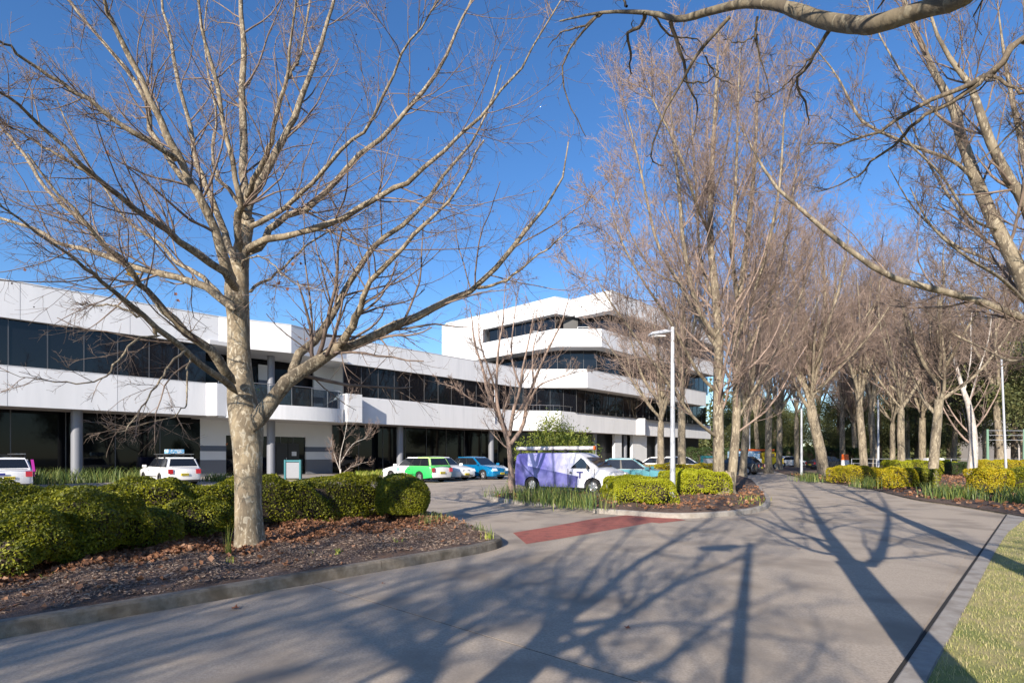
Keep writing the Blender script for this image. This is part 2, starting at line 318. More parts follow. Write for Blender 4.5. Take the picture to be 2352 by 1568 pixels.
def bed(name, poly, z, m=None, hump=.06, step=.35):
    """planted bed as a sheet with slight humps"""
    poly = [tuple(p[:2]) for p in poly]; a = np.array(poly); xs = np.arange(a[:, 0].min(), a[:, 0].max(), step); ys = np.arange(a[:, 1].min(), a[:, 1].max(), step)
    X, Y = np.meshgrid(xs, ys); k = inpoly(X.ravel(), Y.ravel(), offs(poly, step*.6)); pts = np.column_stack((X.ravel(), Y.ravel()))[k]
    from mathutils.geometry import delaunay_2d_cdt
    vs = [Vector(p) for p in poly]+[Vector(p) for p in pts]; n = len(poly)
    v, e, f, *_ = delaunay_2d_cdt(vs, [(i, (i+1) % n) for i in range(n)], [], 1, 1e-4)
    hz = [z+(hump*(math.sin(p.x*1.7)*math.cos(p.y*1.3)+.6*math.sin(p.x*4.1+p.y*3.3)+.8) if i >= n else 0) for i, p in enumerate(v)]
    me = bpy.data.meshes.new(name); me.from_pydata([(p.x, p.y, h) for p, h in zip(v, hz)], [], f); me.materials.append(m or M['soil'])
    bm = bmesh.new(); bm.from_mesh(me); bmesh.ops.recalc_face_normals(bm, faces=bm.faces)
    if sum(q.normal.z for q in bm.faces) < 0: bmesh.ops.reverse_faces(bm, faces=bm.faces)
    bm.to_mesh(me); bm.free()
    for q in me.polygons: q.use_smooth = True
    o = link(name, me); o['kind'] = 'structure'; return o
bed('island_bed', inn, .12)
# middle island
mi = smooth_poly([G(1122, 1146), G(1150, 1153), G(1207, 1160), G(1324, 1167), G(1363, 1177), G(1441, 1183), G(1560, 1190), G(1700, 1182), G(1768, 1163), (10.9, 24.5), (15.9, 38), (14.2, 38.6), (9, 30), (6.8, 24.3), (4, 21.3), (1.2, 23.2), (-.3, 22.4)], 4)
kr2, inn2 = kerb_ring('middle_island_kerb', mi, .13, .15, M['kerb2'], True, 7)
bed('middle_island_bed', inn2, .11)
# right-hand bed behind the road
re_ = [G(2352, 1189), G(2290, 1178), G(2200, 1163), G(2100, 1148), G(2000, 1124), G(1900, 1108), G(1845, 1099), G(1800, 1088), G(1770, 1079)]
re_ = smooth_poly(re_, 5, False)
far = [(45, 95), (90, 95), (90, 14), (30, 12)]
kr3, inn3 = kerb_ring('right_bed_kerb', re_[::-1], .05, .15, M['kerb'], False, 7)
bed('right_bed', (re_[::-1]+[(24, 13), (50, 12), (90, 40), (90, 95), (48, 95)])[::-1] if False else re_[::-1]+[(20, 12.2), (50, 12), (90, 40), (90, 95), (48, 95)][0:5], .05, step=1.3, hump=.03)
# garden strip along the building
gb = [tuple(F(u, n)[:2]) for u, n in ((-22, 4.2), (9.5, 4.2), (9.5, -3), (-22, -3))]
sheet('garden_bed', gb, .03, M['soil'])
gb2 = [tuple(F(u, n)[:2]) for u, n in ((20.5, 5.2), (60, 5.2), (60, -3.5), (20.5, -3.5))]
sheet('garden_bed_right', gb2, .03, M['soil'])
sheet('entrance_path', [F(9.5, 5), F(20.5, 5), F(20.5, -5), F(9.5, -5)], .034, M['kerb2'])
sheet('entrance_lawn', [F(13, 8.5), F(21.5, 8.5), F(21.5, 5.3), F(13, 5.3)], .02, M['lawn'])
MB().box(-26, 12, 0, .14, 0, .11).build('x', M['kerb2']).name = 'garden_kerb'
gk = bpy.data.objects['garden_kerb']; gk['kind'] = 'structure'; gk.location = F(0, 4.35); gk.rotation_euler = (0, 0, math.atan2(.742, .67))
# bay lines in the car park
for i, u in enumerate((19.6, 22.4, 25.2, 28, 30.8)):
    sheet('bay_marking', [S(u, -36), S(u+.09, -36), S(u+.09, -31.2), S(u, -31.2)], .005, M['white2'])

# ------------------------------------------------------------ building
bld = empty('office_building', F(0, 0), 0, 'long white two storey office with dark ribbon windows, grey columns and an entrance balcony', 'building')
bld.location = (0, 0, 0)
tower = empty('office_tower', (0, 0, 0), 0, 'white four storey office block with faceted balcony bands behind the bare trees', 'building')
def miter(pts, d):
    P_ = [np.array(p[:2], float) for p in pts]; out = []
    for i in range(len(P_)):
        ns = []
        if i > 0: t = nrm(P_[i]-P_[i-1]); ns.append(np.array((t[1], -t[0])))
        if i < len(P_)-1: t = nrm(P_[i+1]-P_[i]); ns.append(np.array((t[1], -t[0])))
        n = ns[0] if len(ns) == 1 else nrm(ns[0]+ns[1]); k = 1 if len(ns) == 1 else 1/max(.35, float(n@ns[0])); out.append(P_[i]+n*d*k)
    return out           # +d is outward (right of travel, towards the camera)
def strip_solid(pts, d0, d1, z0, z1):
    A, B = miter(pts, d0), miter(pts, d1); m = MB()
    for i in range(len(A)-1):
        q = [A[i], A[i+1], B[i+1], B[i]]; m.prism(q, z0, z1)
    return m
def band(pts, z0, z1, parent, depth=3.6, plen=5.1, joint=.028, pm='white'):
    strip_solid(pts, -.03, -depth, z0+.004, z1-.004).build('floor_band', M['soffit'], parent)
    A = miter(pts, 0); B = miter(pts, -.03)
    for i in range(len(A)-1):
        L = np.linalg.norm(A[i+1]-A[i]); k = max(1, round(L/plen))
        for j in range(k):
            a0 = A[i]+(A[i+1]-A[i])*j/k; a1 = A[i]+(A[i+1]-A[i])*(j+1)/k; b0 = B[i]+(B[i+1]-B[i])*j/k; b1 = B[i]+(B[i+1]-B[i])*(j+1)/k
            t = nrm(A[i+1]-A[i])*joint/2
            if j > 0: a0 = a0+t; b0 = b0+t
            if j < k-1: a1 = a1-t; b1 = b1-t
            MB().prism([a0, a1, b1, b0], z0, z1).build('panel', M[pm], parent)
pane2 = MB().box(-.5, .5, -.015, .015, 0, 1).build('tmp', M['shop']); ps_ = pane2.data; bpy.data.objects.remove(pane2)
pane_me = MB().box(-.5, .5, -.015, .015, 0, 1).build('tmp', M['glass']); pm_ = pane_me.data; bpy.data.objects.remove(pane_me)
mul_me = MB().box(-.025, .025, -.05, .03, 0, 1).build('tmp', M['mullion']); mm_ = mul_me.data; bpy.data.objects.remove(mul_me)
def glazing(pts, d, z0, z1, parent, wd=1.7, mull=True, me=None):
    A = miter(pts, d)
    for i in range(len(A)-1):
        v = A[i+1]-A[i]; L = np.linalg.norm(v)
        if L < .3: continue
        k = max(1, round(L/wd)); an = math.atan2(v[1], v[0])
        for j in range(k):
            c = A[i]+v*(j+.5)/k; o = link('window', me or pm_, parent, (c[0], c[1], z0)); o.scale = (L/k-.012, 1, z1-z0)
            o.rotation_euler = (random.uniform(-.006, .006), 0, an+random.uniform(-.008, .008))
            if mull:
                c = A[i]+v*j/k; o = link('mullion', mm_, parent, (c[0], c[1], z0)); o.scale = (1, 1, z1-z0); o.rotation_euler = (0, 0, an)
Z0, Z1, Z2, Z3 = 4.3, 6.5, 9.13, 11.17
a0 = F(-20, 0); A_ = F(11.3, 0); B_ = F(15.9, 1.3); C_ = F(21.3, 0)
L1 = [F(-20, 0), F(10.5, 0), F(11.0, .55), F(12.0, .45)]
band(L1, Z0, Z1, bld)
L1b = [F(20.9, 0), F(41.6, 0), (5.4, 62.7), (16.4, 74.9), (17.7, 75.3), (18.6, 78), (33, 94)]
band(L1b, Z0, Z1, bld)
L2 = [F(-20, 0), A_, B_, C_, F(43.7, 0), (8.4, 63.2), (29.8, 86.9)]
band(L2, Z2, Z3, bld)
glazing([F(-20, 0), F(10.6, 0)], -.35, Z1, Z2, bld)
glazing([F(21.2, 0), F(41.6, 0)], -.35, Z1, Z2, bld)
glazing([F(41.6, 0), (8, 63.6), (32, 90)], -1.2, Z1, Z2, bld)
glazing([F(-20, 0), F(11.2, 0)], -3.1, 0.05, Z0, bld, 2.6, me=ps_)
glazing([F(21.8, 0), F(41.6, 0), (5.4, 62.7), (16.4, 74.9), (33, 94)], -3.1, 0.05, Z0, bld, 2.6, me=ps_)
# thin coping on the parapets
strip_solid(L2, .03, -.3, Z3+.001, Z3+.05).build('coping', M['white2'], bld)
strip_solid(L1[:3], .02, -.25, Z1+.001, Z1+.03).build('coping', M['white2'], bld)
strip_solid([F(-20, -3.7), F(43, -3.7)], 0, -14, Z3-.4, Z3-.2).build('roof', M['white2'], bld)
# entrance bay: recessed walls, door, balcony
def fbox(name, u0, u1, n0, n1, z0, z1, m, parent=bld, bevel=0):
    return MB().prism([F(u0, n1), F(u1, n1), F(u1, n0), F(u0, n0)], z0, z1).build(name, M[m], parent, bevel)
fbox('entrance_wall', 11.2, 13.0, -3.4, -3.1, 2.3, Z0, 'pier'); fbox('entrance_wall', 13.0, 21.8, -3.4, -3.1, 3.1, Z0, 'pier')
fbox('entrance_wall', 19.4, 21.8, -3.4, -3.1, 2.3, 3.1, 'pier')
for u0, u1 in ((11.2, 13.0), (19.4, 21.8)):
    fbox('wall_stripe', u0, u1, -3.4, -3.08, 1.9, 2.3, 'navy'); fbox('wall_panel', u0, u1, -3.4, -3.1, 1.25, 1.9, 'pier'); fbox('wall_plinth', u0, u1, -3.4, -3.08, 0.03, 1.25, 'plinth')
glazing([F(13.0, 0), F(19.4, 0)], -3.3, .05, 3.1, bld, 1.06, me=ps_)
dr = fbox('door', 16.9, 17.85, -3.25, -3.2, .05, 2.6, 'frame'); dr2 = fbox('door', 17.9, 18.85, -3.25, -3.2, .05, 2.6, 'frame')
fbox('notice', 18.2, 18.6, -3.2, -3.185, 1.55, 1.9, 'white', dr2); fbox('handle', 17.7, 17.74, -3.2, -3.12, .9, 1.4, 'steel', dr)
bc = smooth_poly([F(11.2, .2), F(12.2, .75), F(13.5, 1.15), F(15.5, 1.45), F(17.5, 1.5), F(19.2, 1.3), F(20.4, .85), F(21.0, 0)], 5, False)
band(bc, 4.2, 5.25, bld, 1.2, 30, 0)
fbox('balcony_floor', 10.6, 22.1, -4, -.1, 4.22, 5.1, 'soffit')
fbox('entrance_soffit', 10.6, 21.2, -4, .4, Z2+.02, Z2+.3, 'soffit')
fbox('balcony_end_wall', 20.7, 22.1, -.1, 1.05, Z0-.02, Z1+.06, 'white')
MB().add([F(18.2, .75, 5.25), F(18.2, .55, 5.25), F(20.68, .55, 5.25), F(20.68, .75, 5.25), F(18.9, .75, 5.5), F(18.9, .55, 5.5), F(20.68, .55, 6.5), F(20.68, .75, 6.5)],
         [(0, 1, 2, 3), (4, 7, 6, 5), (0, 3, 7, 4), (3, 2, 6, 7), (2, 1, 5, 6), (1, 0, 4, 5)]).build('balcony_upstand', M['white'], bld)
glazing([F(10.6, 0), F(20.05, 0)], -3.2, 5.1, Z2, bld, 1.9, me=ps_); fbox('balcony_wall', 20.05, 21.9, -3.3, -3.0, 6.5, Z2, 'pier')
fbox('wall_stripe', 20.05, 21.9, -3.3, -2.98, 6.0, 6.5, 'navy'); fbox('wall_panel', 20.05, 21.9, -3.3, -3.0, 5.1, 6.0, 'pier'); fbox('wall_panel', 15.4, 16.6, -3.1, -3.02, 7.5, 8.7, 'pier')
fbox('wall_stripe', 15.4, 16.6, -3.1, -3.0, 7.0, 7.49, 'navy'); fbox('wall_return', 21.9, 22.05, -3.3, -.4, Z1, Z2, 'pier'); fbox('wall_return', 10.45, 10.6, -3.3, -.4, Z1, Z2, 'pier')
bi = [Vector((*p, 0)) for p in offs(bc, .1, False)]; bi = [Vector((*p, 0)) for p in miter(bc, -.12)]
m = MB(); m.tube([(p.x, p.y, 6.7) for p in bi], .03, 6); m.build('balustrade_rail', M['steel'], bld)
for i in range(0, len(bi)-1, 4):
    MB().tube([(bi[i].x, bi[i].y, 5.2), (bi[i].x, bi[i].y, 6.7)], .028, 6).build('balustrade_post', M['steel'], bld)
    if i+4 < len(bi):
        j = min(i+4, len(bi)-1); a, b = bi[i], bi[j]; t = (b-a)*.04
        q = [a+t, b-t]; n_ = Vector((-(b-a).y, (b-a).x, 0)).normalized()*.006
        MB().prism([q[0]-n_, q[1]-n_, q[1]+n_, q[0]+n_], 5.3, 6.6).build('balustrade_pane', M['rail_glass'], bld)
for u in (-8.4, 3.6, 15.5, 27.5, 39.5):
    x, y, _ = F(u, -1.1); top = Z0+.3 if u < 15 or u > 20 else 4.5
    MB().tube([(x, y, 0), (x, y, top)], .3, 28).build('column', M['column'], bld, smooth=True)
x, y, _ = F(15.5, -1.1); MB().tube([(x, y, 5.1), (x, y, Z2+.1)], .26, 20).build('column', M['column'], bld, smooth=True)
for q in ((10.2, 70), (15, 75.3), (21, 82)):
    MB().tube([(q[0], q[1], 0), (q[0], q[1], Z0+.1)], .3, 16).build('column', M['column'], bld, smooth=True)
for q0, q1 in (((13.2, 72.6), (14.3, 73.8)), ((16.2, 76), (18.8, 78.9))):
    a, b = np.array(q0), np.array(q1); t = nrm(b-a); n_ = np.array((t[1], -t[0]))
    MB().prism([a, b, b-n_*.4, a-n_*.4], 0.02, Z0).build('pier', M['pier'], bld)
# small soffit downlights, the two pale dots under the band
for u in (35.5, 37.7): fbox('downlight', u, u+.25, -.9, -.65, Z0-.04, Z0+.0, 'lamp')
# the four storey block
L3 = [(-5.1, 74.0), (5.0, 64.5), (10.2, 64.5), (32, 88.7)]
T3a, T3b = 13.96, 16.0
band(L3, T3a, T3b, tower, 3, 4.2)
L4 = [(-9.6, 82.6), (-3.1, 76.8), (5.24, 68.8), (7.3, 70.1), (11.6, 66.0), (34, 90.8)]
band(L4, 18.8, 20.8, tower, 3, 4.2)
strip_solid(L4, .05, -.3, 20.801, 20.87).build('coping', M['white2'], tower)
strip_solid([(7.6, 68.6), (11.6, 65.0), (34.6, 90.2)], -.1, -1.5, 18.3, 18.6).build('sun_shade', M['white'], tower)
glazing([(-3.6, 77.3), (5.24, 69.3), (7.3, 70.6), (11.6, 66.6), (34, 90.8)], -.7, T3b, 18.8, tower, 1.7)
glazing([(-4, 75), (5, 66), (10.4, 66), (32, 90)], -.9, Z3, T3a, tower, 1.7)
MB().prism([(-10.4, 84), (-9.6, 82.6), (-4.0, 77.6), (-3.1, 79.6), (-8, 90)], 8, 20.78).build('stair_wall', M['white'], tower)
MB().prism([(-9, 88), (-3, 78.5), (5.2, 71), (10, 70.5), (31, 94), (20, 108)], .0, 18.7).build('inner_wall', M['frame'], tower)
MB().prism([(-9.3, 84), (5.5, 71), (11.5, 69), (33, 92), (20, 108)], 19.6, 19.8).build('roof', M['white2'], tower)
for x, y, z, wd, h in ((2.3, 71, T3b, 1, 1.1), (8, 69, T3b, 1.4, 1.2), (-2.8, 76.4, T3b, .9, .8)):
    m = MB()
    for a, b in ((0, 0), (wd, 0)): m.tube([(x+a, y-.3*0, z), (x+a, y, z+h)], .04, 5)
    m.tube([(x, y, z+h), (x+wd, y, z+h)], .04, 5); m.build('roof_rail', M['white'], tower)
m = MB()
pr = miter([F(40.6, 0), (5.4, 62.7), (16.4, 74.9)], -.15)
m.tube([(p[0], p[1], 7.1) for p in pr], .035, 5); m.build('terrace_rail', M['steel'], bld)
for t_ in np.linspace(0, 1, 9):
    for a, b in ((pr[0], pr[1]), (pr[1], pr[2])):
        p_ = a+(b-a)*t_; MB().tube([(p_[0], p_[1], Z1), (p_[0], p_[1], 7.1)], .022, 5).build('terrace_post', M['steel'], bld)
MB().tube([(*F(38.8, .1)[:2], 5.0), (*F(38.8, .1)[:2], 9.0)], .05, 6).build('downpipe', M['galv'], bld)

# ------------------------------------------------------------ trees
def tubes(Pt, Rd, S_):
    """Pt (B,K,3), Rd (B,K) -> verts, quads"""
    B, K, _ = Pt.shape
    if B == 0: return np.zeros((0, 3)), np.zeros((0, 4), int)
    T = np.empty_like(Pt); T[:, 1:-1] = Pt[:, 2:]-Pt[:, :-2]; T[:, 0] = Pt[:, 1]-Pt[:, 0]; T[:, -1] = Pt[:, -1]-Pt[:, -2]; T = nrm(T)
    ch = nrm(Pt[:, -1]-Pt[:, 0]); ref = np.where(np.abs(ch[:, 2:3]) < .75, np.array((0, 0, 1.)), np.array((1., .2, 0)))
    a = nrm(np.cross(T, ref[:, None, :])); b = np.cross(T, a); an = np.arange(S_)*2*np.pi/S_
    V = Pt[:, :, None, :]+Rd[:, :, None, None]*(a[:, :, None, :]*np.cos(an)[None, None, :, None]+b[:, :, None, :]*np.sin(an)[None, None, :, None])
    base = (np.arange(B)*K*S_)[:, None, None]+(np.arange(K-1)*S_)[None, :, None]; s = np.arange(S_)[None, None, :]; s2 = (s+1) % S_
    Q = np.stack((base+s, base+s2, base+S_+s2, base+S_+s), -1).reshape(-1, 4); return V.reshape(-1, 3), Q
def join(parts):
    V = []; Q = []; n = 0
    for v, q in parts: V.append(v); Q.append(q+n); n += len(v)
    return np.concatenate(V), np.concatenate(Q)
def resample(pts, K):
    pts = np.asarray(pts, float); N = len(pts); out = []
    for q in np.linspace(0, N-1, K):
        i = min(int(q), N-2); t = q-i; p0, p1, p2, p3 = pts[max(i-1, 0)], pts[i], pts[i+1], pts[min(i+2, N-1)]
        out.append(.5*((2*p1)+(-p0+p2)*t+(2*p0-5*p1+4*p2-p3)*t*t+(-p0+3*p1-3*p2+p3)*t**3))
    return np.array(out)
def grow(Pt, Rd, n, lf, ang, K, up=.1, wig=.25, rf=.6, rmin=.003, t0=.2, t1=1.0, lmax=9, lmin=.1, rel=.5, seed=None):
    """n side shoots per parent, vectorised"""
    B, K0, _ = Pt.shape; seg = np.linalg.norm(np.diff(Pt, axis=1), axis=2).sum(1)
    nn = n if hasattr(n, '__len__') else np.full(B, n); idx = np.repeat(np.arange(B), nn); C = len(idx)
    t = R.uniform(t0, t1, C); f = t*(K0-1); i = np.minimum(f.astype(int), K0-2); w_ = (f-i)[:, None]
    p0 = Pt[idx, i]*(1-w_)+Pt[idx, i+1]*w_; r0 = Rd[idx, i]*(1-w_[:, 0])+Rd[idx, i+1]*w_[:, 0]; T = nrm(Pt[idx, i+1]-Pt[idx, i])
    rv = R.normal(size=(C, 3)); pr_ = nrm(rv-(rv*T).sum(1, keepdims=True)*T); a = np.radians(R.uniform(ang[0], ang[1], C))[:, None]
    d = nrm(T*np.cos(a)+pr_*np.sin(a)); L = np.clip(seg[idx]*lf*R.uniform(.55, 1.2, C)*(1.15-rel*t), lmin, lmax)
    O = np.empty((C, K, 3)); O[:, 0] = p0; st = (L/(K-1))[:, None]
    for k in range(1, K):
        O[:, k] = O[:, k-1]+d*st; d = nrm(d+np.array((0, 0, up))+R.normal(size=(C, 3))*wig)
    rs = np.maximum(r0*rf*R.uniform(.7, 1, C), rmin); rd = rs[:, None]*np.linspace(1, .35, K)[None, :]; return O, np.maximum(rd, rmin*.6)
def knob(r, K): return r*(1+.05*R.normal(size=K))
def limb_arr(pts, rads, K): return resample(pts, K), np.abs(resample(np.column_stack((rads, rads, rads)), K)[:, 0])
def twigset(Pt, Rd, dens=(5, 6, 5), up=.06, r=(.45, .5, .55), rmin=(.006, .004, .003), ln=(.38, .42, .5), ang=((25, 60), (25, 65), (25, 70)), t0=.18, wig=.2, lmax=(3, 1.3, .6), sides=(5, 3, 3), Ks=(8, 5, 4)):
    out = []; cp, cr = Pt, Rd
    for l in range(len(dens)):
        q, qr = grow(cp, cr, dens[l], ln[l], ang[l], Ks[l], up, wig, r[l], rmin[l], t0 if l == 0 else .1, 1, lmax[l], .08)
        out.append((q, qr, sides[l])); cp, cr = q, qr
    return out
def tree_obj(name, loc, label, cat='tree', group=None): return empty(name, loc, 0, label, cat, group)
def finish(root, trunk_parts, crown, tm, cm, trunk_name='trunk'):
    v, q = join(trunk_parts); link(trunk_name, mesh_np(trunk_name, v, q, tm, True), root)
    v, q = join([tubes(a, b, s) for a, b, s in crown]); o = link('crown', mesh_np('crown', v, q, cm, True), root); return o
def ptrunk(pts, rads, K=24, S_=16, flare=.25, lump=.03, seed=0):
    """trunk tube with lumps and root flare"""
    p, r = limb_arr(pts, rads, K); v, q = tubes(p[None], r[None], S_); v = v.reshape(K, S_, 3); c = p[:, None, :]; d = v-c
    z = p[:, 2][:, None]; an = np.arange(S_)[None, :]*2*np.pi/S_
    k = 1+lump*np.sin(an*2+z*2.1+seed)+lump*.8*np.sin(an*3-z*3.7+seed)+lump*.6*np.sin(z*7+an*5)
    fl = flare*np.exp(-np.maximum(z-p[0, 2], 0)/.22)*(1+.35*np.sin(an*4+seed)); return ((c+d*(k+fl)[:, :, None]).reshape(-1, 3), q)

# ---- the big plane tree in front
D0 = 9.04
def base_z(x, y, z=.12): return z
hero = tree_obj('plane_tree', (0, 0, 0), 'large bare tree with pale mottled trunk in the mulch bed before the hedge')
tpts = [(575, 1290, 41), (573, 1240, 37), (571, 1150, 34), (570, 1060, 35), (566, 985, 40), (560, 940, 39), (553, 880, 33), (549, 820, 30), (547, 740, 29), (545, 690, 31), (545, 650, 30), (550, 600, 24), (560, 550, 20), (570, 500, 17)]
tp = np.array([P(x, y, D0+.05*i) for i, (x, y, r) in enumerate(tpts)]); tr = np.array([r*D0/FP*.87 for *_, r in tpts])
link('trunk', mesh_np('trunk', *ptrunk(tp, tr, 60, 26, .3, .03), M['plane_bark'], True), hero)
hero_l = [ # points x,y ; start radius px, end radius px ; depth change at the end
 ([(568, 505), (566, 470), (562, 420), (560, 328), (558, 187), (560, 94), (553, 0), (548, -120), (550, -260)], 15, 5, 1.0),
 ([(553, 580), (545, 530), (550, 480), (556, 468), (539, 398), (515, 281), (492, 164), (468, 84), (457, 0), (440, -150)], 12, 4, -1.2),
 ([(536, 650), (520, 620), (497, 539), (454, 450), (403, 351), (356, 244), (300, 131), (253, 37), (239, 0), (190, -120)], 17, 5, -1.8),
 ([(456, 452), (450, 440), (412, 400), (347, 300), (328, 216), (253, 117), (187, 37), (160, 0), (100, -90)], 10, 4, .6),
 ([(545, 668), (530, 647), (492, 605), (422, 562), (366, 516), (290, 464), (225, 412), (178, 366), (84, 281), (37, 234), (0, 211), (-90, 140)], 13, 4, -3.6),
 ([(225, 412), (180, 385), (141, 361), (70, 319), (0, 277), (-80, 235)], 5.5, 2.5, -.6),
 ([(540, 712), (511, 684), (469, 656), (400, 635), (328, 619), (262, 595), (200, 575), (141, 558), (84, 530), (0, 501), (-90, 480)], 13, 5, .8),
 ([(262, 595), (225, 544), (173, 492), (112, 441), (56, 356), (0, 290), (-50, 210)], 8, 4, 1.2),
 ([(530, 700), (502, 672), (464, 633), (412, 605), (366, 558), (281, 497), (234, 422), (180, 340), (130, 230)], 8, 2.5, 2.5),
 ([(540, 880), (519, 853), (487, 809), (437, 771), (388, 722), (347, 675), (314, 648), (290, 600), (240, 560), (190, 500), (130, 440), (60, 350)], 15, 4, -2.6),
 ([(545, 905), (514, 872), (465, 839), (424, 804), (369, 763), (314, 714), (273, 678), (227, 640), (191, 612), (120, 560), (40, 500), (-60, 430)], 11, 4, -3.8),
 ([(580, 990), (594, 961), (622, 925), (647, 892), (679, 861), (710, 842), (754, 811), (782, 796), (826, 789), (882, 761), (941, 736), (991, 711), (1041, 684), (1090, 661), (1156, 595), (1198, 539), (1240, 492), (1287, 422), (1306, 328)], 25, 3, .6),
 ([(1090, 661), (1147, 651), (1208, 609), (1268, 562), (1339, 511)], 5, 2, -.8),
 ([(775, 800), (794, 777), (813, 736), (832, 699), (842, 665), (894, 604), (950, 539), (1011, 483), (1070, 400), (1110, 320)], 13, 3, -1.5),
 ([(664, 872), (676, 842), (688, 814), (710, 792), (747, 749), (772, 705), (800, 656), (842, 590), (884, 544), (940, 506), (987, 450), (1034, 384), (1081, 328), (1118, 262), (1150, 150)], 14, 3, 1.6),
 ([(565, 590), (576, 567), (604, 550), (660, 540), (706, 530), (786, 501), (847, 462), (903, 436), (940, 412), (1001, 361), (1062, 309), (1118, 253), (1142, 211), (1208, 145), (1240, 84), (1292, 0)], 11, 3, -1.4),
 ([(575, 585), (604, 558), (623, 525), (656, 501), (717, 469), (776, 412), (814, 366), (889, 309), (940, 244), (987, 187), (1025, 117), (1058, 56), (1081, 0), (1110, -80)], 11, 4, 1.3),
 ([(573, 530), (595, 511), (633, 492), (679, 455), (731, 408), (796, 328), (847, 281), (894, 187), (940, 94), (987, 33), (1040, -60)], 8, 3, -2.8),
 ([(562, 500), (572, 469), (604, 408), (647, 323), (684, 248), (717, 164), (745, 80), (768, 0), (800, -120)], 14, 5, .8),
 ([(566, 460), (581, 422), (610, 365), (623, 328), (642, 244), (656, 178), (670, 94), (680, 0), (690, -90)], 9, 3.5, -1.8),
 ([(654, 187), (675, 155), (694, 117), (712, 0), (720, -90)], 5, 3, .8),
 ([(552, 480), (539, 455), (510, 420), (497, 403), (487, 351), (497, 281), (480, 180), (470, 90), (480, -30)], 7, 2.5, 2.2),
 ([(540, 600), (525, 558), (492, 469), (462, 400), (450, 366), (440, 305), (412, 202), (389, 84), (370, 0), (350, -110)], 11, 4, 2.0),
 ([(403, 362), (389, 352), (337, 319), (262, 276), (187, 220), (112, 173), (47, 127), (0, 94), (-60, 50)], 9, 4, -1.8),
 ([(572, 672), (590, 655), (633, 628), (694, 572), (750, 534), (796, 506), (860, 470)], 5, 1.8, 1.8),
 ([(556, 620), (560, 600), (595, 590), (620, 600), (660, 640), (700, 660), (760, 668)], 3, 1.2, -1.5),
 ([(360, 770), (340, 735), (300, 715), (250, 700), (200, 702), (165, 690)], 5, 1.6, -.5),
 ([(430, 800), (405, 822), (380, 850), (365, 880), (345, 905), (325, 940), (290, 985), (250, 988), (218, 965)], 4, 1.4, -1.4),
 ([(440, 815), (432, 850), (428, 900), (424, 930), (400, 955), (330, 975), (270, 985)], 3.2, 1.2, -1.0),
 ([(370, 770), (330, 775), (290, 800), (265, 840), (235, 870), (200, 880), (130, 875), (60, 868), (0, 850)], 4, 1.2, -1.4)]
HP = []; HR = []; HD = []
for pts, r0, r1, dz in hero_l:
    n_ = len(pts); 
    # a side limb starts on the limb it grows from: find its depth there
    d_s = D0
    if HP:
        q0 = pts[0]; best = 1e9
        for A0, dd in HD:
            for (ax, ay), d_ in zip(A0, dd):
                e_ = (ax-q0[0])**2+(ay-q0[1])**2
                if e_ < best: best, dn = e_, d_
        tb = min((x-q0[0])**2+(y-q0[1])**2 for x, y, r in tpts)
        if best < tb and best < 1600: d_s = dn
    ds = [d_s+dz*(i/(n_-1))**.9 for i in range(n_)]
    K = 22; p3 = np.array([P(x, y, d) for (x, y), d in zip(pts, ds)]); rr = np.linspace(1, 0, n_)*(r0-r1*.6)+r1*.6; rr *= .8; rr = rr*np.array(ds)/FP
    xy = resample(np.array([(x, y, 0) for x, y in pts]), 60)[:, :2]; HD.append((xy, np.interp(np.linspace(0, 1, 60), np.linspace(0, 1, n_), ds)))
    a, b = limb_arr(p3, rr, K); j = R.normal(size=a.shape)*.012; j[0] = 0; a = a+j; b = b*(1+.05*R.normal(size=K)); b[0] *= .2; HP.append(a); HR.append(b)
    link('limb', mesh_np('limb', *tubes(a[None], b[None], 12 if r0 > 7 else 7), M['limb_bark'], True), hero)
HPa = np.array(HP); HRa = np.array(HR)
cr = twigset(HPa[-4:], HRa[-4:], (9, 4, 3), -.02, rmin=(.005, .003, .0022), ln=(.3, .45, .5), t0=.2, wig=.1, lmax=(1.0, .5, .3))+twigset(HPa[:-4], HRa[:-4], (17, 7, 4), .06, rmin=(.0055, .0035, .0025), ln=(.3, .5, .55), t0=.2, wig=.11, lmax=(2.2, 1.0, .5), r=(.38, .5, .55), ang=((25, 65), (25, 65), (30, 75)))
v, q = join([tubes(a, b, s) for a, b, s in cr]); o = link('crown', mesh_np('crown', v, q, M['twig'], True), hero); o['kind'] = 'stuff'
# seed balls and last leaves
tips = np.concatenate([cr[1][0][:, -1], cr[4][0][:, -1], cr[5][0][:, -1]]); sel = tips[R.choice(len(tips), 420, False)]
sel = sel-np.array((0, 0, .03)); oc = np.array([(1, 0, 0), (-1, 0, 0), (0, 1, 0), (0, -1, 0), (0, 0, 1), (0, 0, -1)])*.011
ofc = np.array([(0, 2, 4), (2, 1, 4), (1, 3, 4), (3, 0, 4), (2, 0, 5), (1, 2, 5), (3, 1, 5), (0, 3, 5)])
V = (sel[:, None, :]+oc[None]).reshape(-1, 3); Q = (np.arange(len(sel))[:, None, None]*6+ofc[None]).reshape(-1, 3)
o = link('seed_balls', mesh_np('seed_balls', V, Q, M['seed']), hero); o['kind'] = 'stuff'
def leaf_mesh(m, s=.09):
    o = []; n = 11
    for i in range(n):
        a = math.pi*2*i/n; r = s*(1 if i % 2 else .55); o.append((math.cos(a)*r, math.sin(a)*r*.8, .35*abs(math.cos(a)*r)+random.uniform(-.01, .01)))
    me = bpy.data.meshes.new('leaf'); me.from_pydata([(0, 0, 0)]+o, [], [(0, i+1, (i+1) % n+1) for i in range(n)]); me.materials.append(m); return me
lm = leaf_mesh(M['deadleaf'], .07); ly = leaf_mesh(M['leafyellow'], .11)
